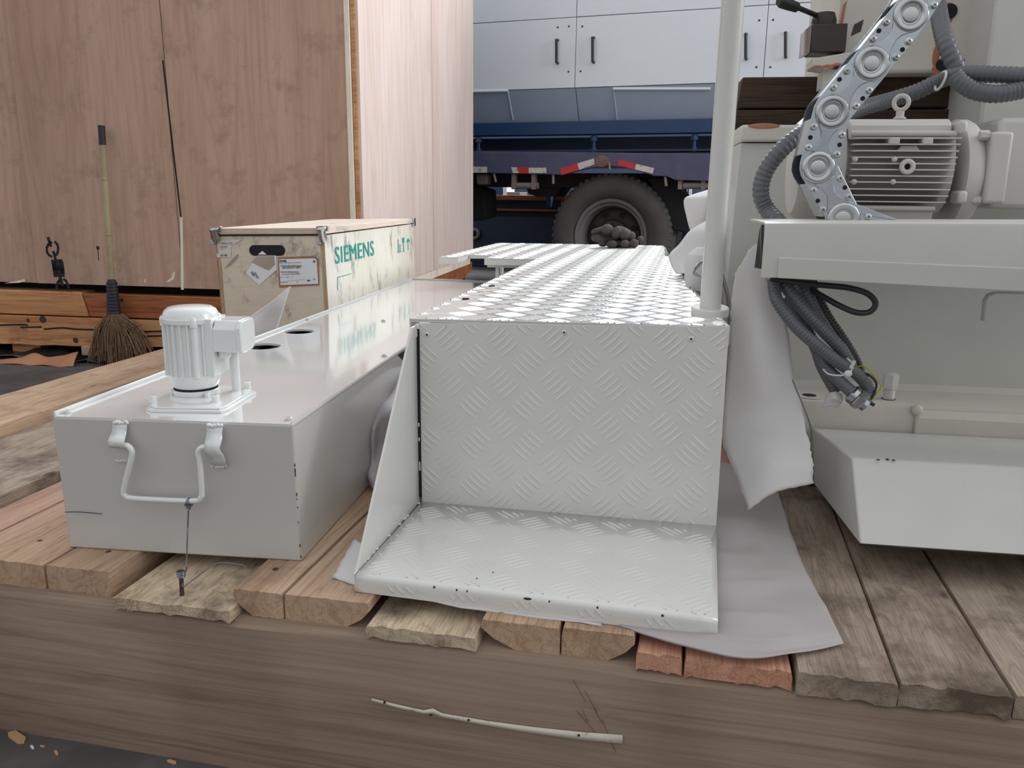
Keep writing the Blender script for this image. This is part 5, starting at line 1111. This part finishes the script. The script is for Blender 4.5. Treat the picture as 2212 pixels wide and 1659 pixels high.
cable('flexible_conduit', 'grey corrugated conduit in the middle of the hanging bundle, touching the dark one', 'conduit', [(1728, 612, tyl+.03), (1745, 640, tyl+.02), (1765, 680, tyl+.02), (1795, 728, tyl+.02), (1826, 768, tyl+.03), (1838, 790, tyl+.03)], .0098, 'conduit', .0012, .0058)
cable('flexible_conduit', 'darkest corrugated conduit at the back right of the hanging bundle', 'conduit', [(1745, 612, tyl+.05), (1765, 645, tyl+.04), (1790, 690, tyl+.04), (1819, 732, tyl+.04), (1845, 775, tyl+.04), (1858, 806, tyl+.03)], .0085, 'cable', .0012, .0058)
cable('flexible_conduit', 'grey corrugated conduit at the lower left of the bundle, ending beside the plastic scrap', 'conduit', [(1700, 640, tyl+.03), (1735, 700, tyl+.02), (1762, 752, tyl+.01), (1775, 790, tyl+.01), (1794, 826, tyl+.01), (1806, 846, tyl+.01)], .0092, 'conduit', .0012, .0058)
o = cable('flexible_conduit', 'grey corrugated conduit ending in the shiny metal cable gland', 'conduit', [(1770, 760, tyl), (1785, 795, tyl-.005), (1812, 822, tyl-.012), (1838, 845, tyl-.02), (1846, 852, tyl-.02)], .0100, 'conduit', .0012, .0058)
gf_ = Fr(tuple(MF.m @ MF.y(1850, 858, tyl-.02)), 3.3); a_ = V((.8, -.2, -.62)).normalized()
tG = thing('cable_gland', 'shiny metal cable gland at the lower end of the conduit bundle', 'cable gland', gf_)
mb = MB(); mb.lathe(a_*-.012, a_, [(.0135, 0), (.0165, .003), (.0165, .010), (.014, .012)], 20); mb.build('gland_body', M['zinc2'], tG)
MB().lathe(a_*.0, a_, [(.017, 0), (.018, .002), (.018, .012), (.0155, .014)], 6).build('hex_nut', M['zinc2'], tG)
MB().lathe(a_*.014, a_, [(.012, 0), (.0122, .007), (.009, .008)], 16).build('threaded_end', M['zinc'], tG)
cable('power_cable', 'black round cable looping out to the right below the tray', 'cable', [(1664, 602, tyl-.02), (1700, 607, tyl-.02), (1742, 613, tyl-.03), (1789, 617, tyl-.03), (1834, 622, tyl-.03), (1873, 634, tyl-.03), (1891, 654, tyl-.03), (1880, 673, tyl-.03), (1850, 675, tyl-.03), (1813, 660, tyl-.02), (1777, 640, tyl), (1750, 626, tyl+.02), (1715, 618, tyl+.04)], .0048, 'cable')
cable('power_cable', 'short thick black cable pressed flat along the underside of the tray', 'cable', [(1670, 603, tyl), (1700, 606, tyl), (1735, 609, tyl+.02), (1760, 612, tyl+.05)], .0062, 'cable')
cable('earth_wire', 'thin yellow and green wire curling beside the cable gland', 'wire', [(1846, 794, tyl), (1867, 791, tyl-.01), (1888, 812, tyl-.01), (1903, 834, tyl-.01), (1892, 852, tyl-.01), (1882, 866, tyl-.01)], .0013, 'yellow', n=6)
cable('core_wire', 'thin black wire curling out of the conduit beside the yellow one', 'wire', [(1860, 803, tyl), (1880, 812, tyl-.01), (1893, 828, tyl-.01), (1890, 845, tyl-.01), (1884, 858, tyl-.01), (1872, 873, tyl-.01)], .0020, 'cable', n=6)
cable('core_wire', 'short black wire end lying on the machine foot beside the gland', 'wire', [(1870, 868, tyl-.0), (1880, 870, tyl-.0), (1888, 875, tyl-.0)], .0035, 'cable', n=6)
mb = MB(); tf_ = Fr(tuple(MF.m @ MF.y(1830, 805, tyl)), 3.3)
pq = [(1778, 798), (1790, 808), (1812, 811), (1832, 808), (1840, 798), (1842, 786), (1830, 774)]
mb.tube([tf_.y(u, v, -.045) for u, v in pq], .0028, 8, sub=5, flat=.5); mb.ball(tf_.y(1832, 807, -.048), .0065, .005, .006, n=8); mb.tube([tf_.y(1838, 795, -.046), tf_.y(1846, 780, -.05)], .0028, 8)
tag(mb.build('cable_tie', M['tie'], frame=tf_), 'white cable tie holding the bundle of conduits below the tray', 'cable tie')
wsheet('foam_scrap', 'small translucent scrap of plastic wrap on the machine foot left of the gland', 'plastic film', [
    [(1792, 848, 1.46), (1805, 846, 1.45), (1818, 850, 1.46)], [(1782, 862, 1.46), (1800, 860, 1.44), (1820, 866, 1.45)], [(1778, 882, 1.46), (1792, 878, 1.45), (1812, 880, 1.46)]], mat='film', noise=.006, fq=50, solid=.0008)
cable('tie_wire', 'thin twisted wire running down beside the hanging foam sheet to the chip guard', 'wire', [(1712, 820, .12), (1722, 845, .12), (1735, 875, .12), (1746, 905, .12), (1752, 930, .13), (1750, 952, .14)], .0016, 'steel', n=6)

# ------------------------------------------------------------------ truck
wc = W0.y(1318, 508, 6.95); TR = Fr((wc.x, wc.y, FZ), -8.1)
t = thing('flatbed_truck', 'old violet-blue flatbed truck with a dusty wheel under the machine enclosure', 'truck', TR)
def Tp(u, v, y=0): return TR.y(u, v, y)
cz = Tp(1318, 508, 0).z; Rt = Tp(1318, 374, 0).z-cz; Rt = cz*.975; cz = Rt
wh = thing('wheel', '', '', None); del wh['category']; del wh['label']; wh.parent = t; wh.location = (0, 0, 0)
prof = [(Rt*.60, .03), (Rt*.62, .0), (Rt*.70, -.03), (Rt*.80, -.042), (Rt*.90, -.035), (Rt*.955, -.012), (Rt*.985, .01), (Rt*1.0, .04), (Rt*1.0, .25), (Rt*.96, .29), (Rt*.62, .30)]
MB().lathe((0, 0, cz), (0, 1, 0), prof, 72, cap=False).build('tyre', M['tire'], wh, ang=50)
mb = MB()
for i in range(56):
    a_ = 2*math.pi*i/56; ca, sa = math.cos(a_), math.sin(a_)
    def pp(r, y, da): return V((r*math.cos(a_+da), y, cz+r*math.sin(a_+da)))
    mb.hexa([pp(Rt*.955, -.014, -.03), pp(Rt*.955, -.014, .03), pp(Rt*.955, .01, .03), pp(Rt*.955, .01, -.03), pp(Rt*1.012, .012, -.03), pp(Rt*1.012, .012, .03), pp(Rt*1.012, .09, .03), pp(Rt*1.012, .09, -.03)])
mb.build('tread_blocks', M['tire'], wh)
MB().lathe((0, 0, cz), (0, 1, 0), [(Rt*.615, .012), (Rt*.60, -.004), (Rt*.56, .002), (Rt*.54, .03), (Rt*.50, .035), (Rt*.47, .10), (Rt*.46, .16)], 64, cap=False).build('rim', M['rim'], wh, ang=40)
MB().lathe((0, 0, cz), (0, 1, 0), [(Rt*.465, .15), (Rt*.40, .12), (Rt*.30, .11), (Rt*.26, .12), (Rt*.25, .07), (Rt*.18, .05), (Rt*.12, .04), (.001, .04)], 48).build('wheel_disc', M['hub'], wh, ang=40)
for i in range(8): a_ = 2*math.pi*(i+.5)/8; MB().lathe((Rt*.37*math.cos(a_), .112, cz+Rt*.37*math.sin(a_)), (0, -1, 0), [(.026, 0), (.026, .003)], 12).build('disc_hole', M['void'], wh)
for i in range(10): a_ = 2*math.pi*i/10; MB().lathe((Rt*.215*math.cos(a_), .062, cz+Rt*.215*math.sin(a_)), (0, -1, 0), [(.018, 0), (.018, .025), (.01, .03)], 6).build('wheel_nut', M['hub'], wh)
# bed rail with wheel arch
rl = [(900, 325), (1020, 327), (1320, 329.5), (1540, 332), (1700, 334), (1700, 397), (1530, 391), (1458, 389), (1440, 381), (1412, 380), (1385, 371), (1350, 362), (1318, 358.5), (1280, 362), (1245, 370), (1215, 378), (1195, 377), (1020, 373), (900, 371)]
MB().prism([Tp(u, v, -.12) for u, v in rl], (0, .05, 0)).build('bed_rail', M['bedp'], t, bevel=.004)
MB().box((Tp(900, 330, -.1).x, -.07, Tp(1300, 345, -.1).z), (Tp(1700, 330, -.1).x, 2.2, Tp(1300, 330, -.1).z)).build('bed_floor', M['chassis'], t)
for q in (([(1209, 365), (1247, 353), (1251, 367), (1213, 378)], 'red'), ([(1247, 353), (1283, 342), (1284, 355), (1251, 367)], 'wht'), ([(1334, 357), (1337, 344), (1374, 354), (1371, 366)], 'red'), ([(1374, 354), (1413, 363), (1410, 375), (1371, 366)], 'wht'),
          ([(1019, 360), (1052, 360), (1052, 373), (1019, 373)], 'wht'), ([(1104, 361), (1142, 362), (1142, 374), (1108, 374)], 'wht'), ([(1116, 361), (1142, 362), (1142, 374), (1122, 374)], 'red'), ([(1142, 362), (1180, 362), (1180, 374), (1142, 374)], 'wht')):
    yy = -.1215 if q[1] == 'wht' else -.1225
    MB().prism([Tp(u, v, yy) for u, v in q[0]], (0, .001, 0)).build('reflective_strip', M[q[1]], t)
MB().ball(Tp(1300, 348, -.121), .06, .0015, .045, n=10).build('rust_patch', M['bedrust'], t)
MB().tube([Tp(1316, 350, -.13), Tp(1317, 366, -.13)], .008, 8).build('rope_hook', M['gchassis'], t)
# parts hanging below
for u, v0, v1, du in ((1067, 375, 393, 4), (1195, 377, 397, 0), (1437, 382, 402, 2)): MB().tube([Tp(u, v0, -.1), Tp(u+du, v1, -.1)], .011, 8).build('rope_hook', M['gchassis'], t)
for u in (1109, 1152, 1470, 1520): a_ = Tp(u, 376, -.1); b_ = Tp(u, 409, -.1); MB().box((a_.x-.016, -.1, b_.z), (a_.x+.016, -.04, a_.z)).build('hanger', M['gchassis'], t)
for u0, u1 in ((1106, 1163), (1476, 1530)): MB().cyl(Tp(u0, 401, -.07), Tp(u1, 401, -.07), .026, n=18).build('winch_drum', M['gchassis'], t)
a_, b_ = Tp(1028, 399, -.05), Tp(1053, 375, -.05); MB().box((a_.x, -.05, a_.z), (b_.x, .05, b_.z)).build('bracket_box', M['gchassis'], t, bevel=.02)
a_, b_ = Tp(900, 402, .25), Tp(1700, 375, .25); MB().box((a_.x, .25, a_.z), (b_.x, .75, b_.z)).build('chassis_frame', M['chassis'], t)
MB().lathe((0, .3, cz), (0, 1, 0), [(.10, 0), (.12, .8), (.24, .95), (.24, 1.2), (.1, 1.5)], 20).build('axle', M['chassis'], t)
MB().prism([Tp(1150, 402, .3), Tp(1135, 402, .3), Tp(1142, 418, .3), (Tp(1160, 425, .3)), Tp(1200, 424, .3), Tp(1215, 402, .3)], (0, .3, 0)).build('spring_bracket', M['chassis'], t)
MB().prism([Tp(u, v, .05) for u, v in ((1400, 385), (1470, 385), (1472, 415), (1486, 430), (1480, 455), (1490, 480), (1488, 495), (1478, 502), (1455, 498), (1440, 470))], (0, .3, 0)).build('mud_flap', M['void'], t, bevel=.01)
MB().prism([Tp(u, v, .1) for u, v in ((900, 400), (1022, 402), (1046, 410), (1048, 470), (1020, 478), (900, 480))], (0, .3, 0)).build('tool_box', M['void'], t, bevel=.02)
MB().lathe((.0, .31, cz), (0, 1, 0), [(Rt*.62, 0), (Rt*.99, 0), (Rt*.99, .28), (Rt*.6, .28)], 48).build('inner_tyre', M['chassis'], wh)

# blue base frame of the load
BFm = Fr(tuple(TR.m @ V((0, -.02, Tp(1300, 328, -.02).z))), -8.1)
t2 = thing('blue_base_frame', 'dark blue steel base frame standing on the truck bed under the white enclosure', 'steel frame', BFm)
bpx = lambda u, v, y=0: BFm.y(u, v, y)
a_, b_ = bpx(850, 290), bpx(1720, 261); zb1 = bpx(1300, 290).z; zt1_ = bpx(1300, 260).z
MB().box((a_.x, 0, zb1), (b_.x, .12, zt1_)).build('frame_beam', M['blue'], t2, bevel=.006)
MB().box((a_.x, .35, .0), (b_.x, .45, zb1)).build('inner_beam', M['navy'], t2)
MB().box((a_.x, .02, .002), (b_.x, .36, .02)).build('bottom_flange', M['navy'], t2)
for u in (1034, 1283, 1500): p = bpx(u, 310, .04); MB().cyl((p.x, .04, .0), (p.x, .04, zb1), .014, n=12).cyl((p.x, .04, zb1-.05), (p.x, .04, zb1-.01), .03, n=6).cyl((p.x, .04, .0), (p.x, .04, .03), .024, n=12).build('jack_bolt', M['blue'], t2)
# white enclosure
t3 = thing('machine_enclosure', 'white sheet metal machine enclosure with black door handles, loaded on the truck', 'machine enclosure', Fr(tuple(BFm.m @ V((0, .02, zt1_))), -8.1))
EFm = Fr(tuple(BFm.m @ V((0, .02, zt1_))), -8.1); ep = lambda u, v, y=0: EFm.y(u, v, y)
zs0 = ep(1243, 190).z; zsm = ep(1243, 37).z; g = .0025
def door(u0, u1, z0, z1, nm='door'):
    x0, x1 = ep(u0, 120).x, ep(u1, 120).x; return MB().box((x0+g, 0, z0+g), (x1-g, .03, z1-g)).build(nm, M['white'], t3, bevel=.003)
def handle(par, u, v0, v1):
    p0, p1 = ep(u, v0, -.035), ep(u, v1, -.035); mb = MB(); mb.tube([p1+V((0, .035, 0)), p1, p0, p0+V((0, .035, 0))], .0115, 10); mb.build('door_handle', M['black'], par)
def dot(par, u, v): MB().lathe(ep(u, v, .0), (0, -1, 0), [(.0075, 0), (.0075, .002)], 10).build('screw', M['black'], par)
d1 = door(860, 1243, zs0, zsm); handle(d1, 1202, 85, 135); dot(d1, 1228, 155); dot(d1, 1205, 59); dot(d1, 1229, 57)
d2 = door(1243, 1607-30, zs0, zsm); handle(d2, 1280, 80, 133); dot(d2, 1254, 154); dot(d2, 1258, 57)
d3 = door(1577, 1652, zs0, zsm); handle(d3, 1611, 72, 126); dot(d3, 1634, 145); dot(d3, 1640, 44)
d4 = door(1652, 2000, zs0, zsm); handle(d4, 1697, 69, 122); dot(d4, 1664, 145); dot(d4, 1670, 43)
for u0, u1 in ((860, 1243), (1243, 1577), (1577, 1652), (1652, 2000)): door(u0, u1, zsm, zsm+.9, 'upper_panel')
x0, x1 = ep(860, 120).x, ep(2000, 120).x
MB().box((x0, .031, zs0), (x1, 1.8, zsm+.9)).build('enclosure_body', M['white'], t3)
xs_ = ep(1243, 190).x; sl = .14
for a_, b_ in ((x0, xs_-.003), (xs_+.003, x1)):
    MB().hexa([(a_, sl, .002), (b_, sl, .002), (b_, sl+.3, .002), (a_, sl+.3, .002), (a_, .004, zs0-.003), (b_, .004, zs0-.003), (b_, .3, zs0-.003), (a_, .3, zs0-.003)]).build('sloped_skirt', M['whiteshade'], t3)
def sk(u, v):    # point on the sloped skirt
    o_ = EFm.o; d_ = EFm.d(u, v); n_ = V((0, -(zs0), -(sl-.004))).normalized(); P0 = V((0, .004, zs0)); k_ = (P0-o_).dot(n_)/d_.dot(n_); return o_+d_*k_+V((0, -.003, 0))
for ps in ([(1019, 198), (1097, 196), (1108, 259)], [(1535, 192), (1325, 192), (1333, 259)]):
    mb = MB(); mb.tube([sk(*p) for p in ps[:2]], .012, 8); mb.build('trim_strip', M['white'], t3); mb = MB(); mb.tube([sk(*p) for p in ps[1:]], .008, 8); mb.build('trim_strip', M['whiteshade'], t3)

# machines in the hall behind the truck
hb = Fr((-2.2, 9.4, FZ), -8.1); hp_ = lambda u, v, y=0: hb.y(u, v, y)
t = thing('hall_machine', 'dark blue machine bed with brown rails in the shade behind the truck', 'machine', hb)
za, zb_, zc = hp_(1100, 432).z, hp_(1100, 455).z, hp_(1100, 468).z; xa_, xb_ = hp_(900, 440).x, hp_(1700, 440).x
MB().box((xa_, 0, 0), (xb_, 1.2, zc)).build('bed', M['navy'], t)
MB().box((xa_, .05, zc), (xb_, 1.1, zb_)).build('bed_slide', M['chassis'], t)
MB().box((xa_, .0, zb_), (xb_, 1.2, zb_+.02)).build('rail', M['skid2'], t); MB().box((xa_, .1, zb_+.02), (xb_, 1.1, za)).build('bed_slide', M['navy'], t); MB().box((xa_, .0, za), (xb_, 1.2, za+.05)).build('rail', M['skid2'], t)
a_, b_ = hp_(1180, 447, -.1), hp_(1190, 424, -.1); MB().box((a_.x, -.1, a_.z), (b_.x, 0, b_.z)).build('switch_box', M['blue'], t)
p = hp_(1025, 505, -.02); MB().torus(p, (0, 1, 0), .05, .02).build('pipe_flange', M['gchassis'], t)
hb2 = Fr((-2.3, 10.9, FZ), -8.1); hq = lambda u, v, y=0: hb2.y(u, v, y)
for lab, nm, u0, u1, v0, v1, m_ in (('white upright panel seen through the gap left of the truck wheel', 'upright_panel', 1086, 1095, 400, 424, 'white'), ('blue cabinet seen through the gap left of the truck wheel', 'blue_cabinet', 1052, 1084, 402, 430, 'blue'), ('pale panel at the far left of the gap below the truck bed', 'pale_panel', 1022, 1042, 402, 412, 'white'), ('beige box seen in the gap below the winch drum', 'beige_box', 1095, 1123, 415, 423, 'gchassis')):
    a_, b_ = hq(u0, v1), hq(u1, v0); f_ = Fr(tuple(hb2.m @ V(((a_.x+b_.x)/2, 0, 0))), -8.1); w2 = (b_.x-a_.x)/2
    tag(MB().box((-w2, 0, 0), (w2, .3, b_.z)).build(nm, M[m_], frame=f_, bevel=.005), lab, 'cabinet')
fa = Fr(tuple(W0.y(1458, 415, 11.5)), -8); fa = Fr((fa.m.translation.x, 11.5, FZ), -8); tF = thing('radiator_panel', 'white slatted panel seen in the small gap right of the truck wheel', 'panel', fa)
z0, z1 = fa.y(1458, 422, 0).z, fa.y(1458, 400, 0).z
for i in range(6): MB().box((-.14+i*.065, 0, z0-.3), (-.105+i*.065, .02, z1)).build('slat', M['white'], tF)
MB().box((-.16, .03, 0), (.27, .06, z0+.02)).build('panel_base', M['gchassis'], tF)
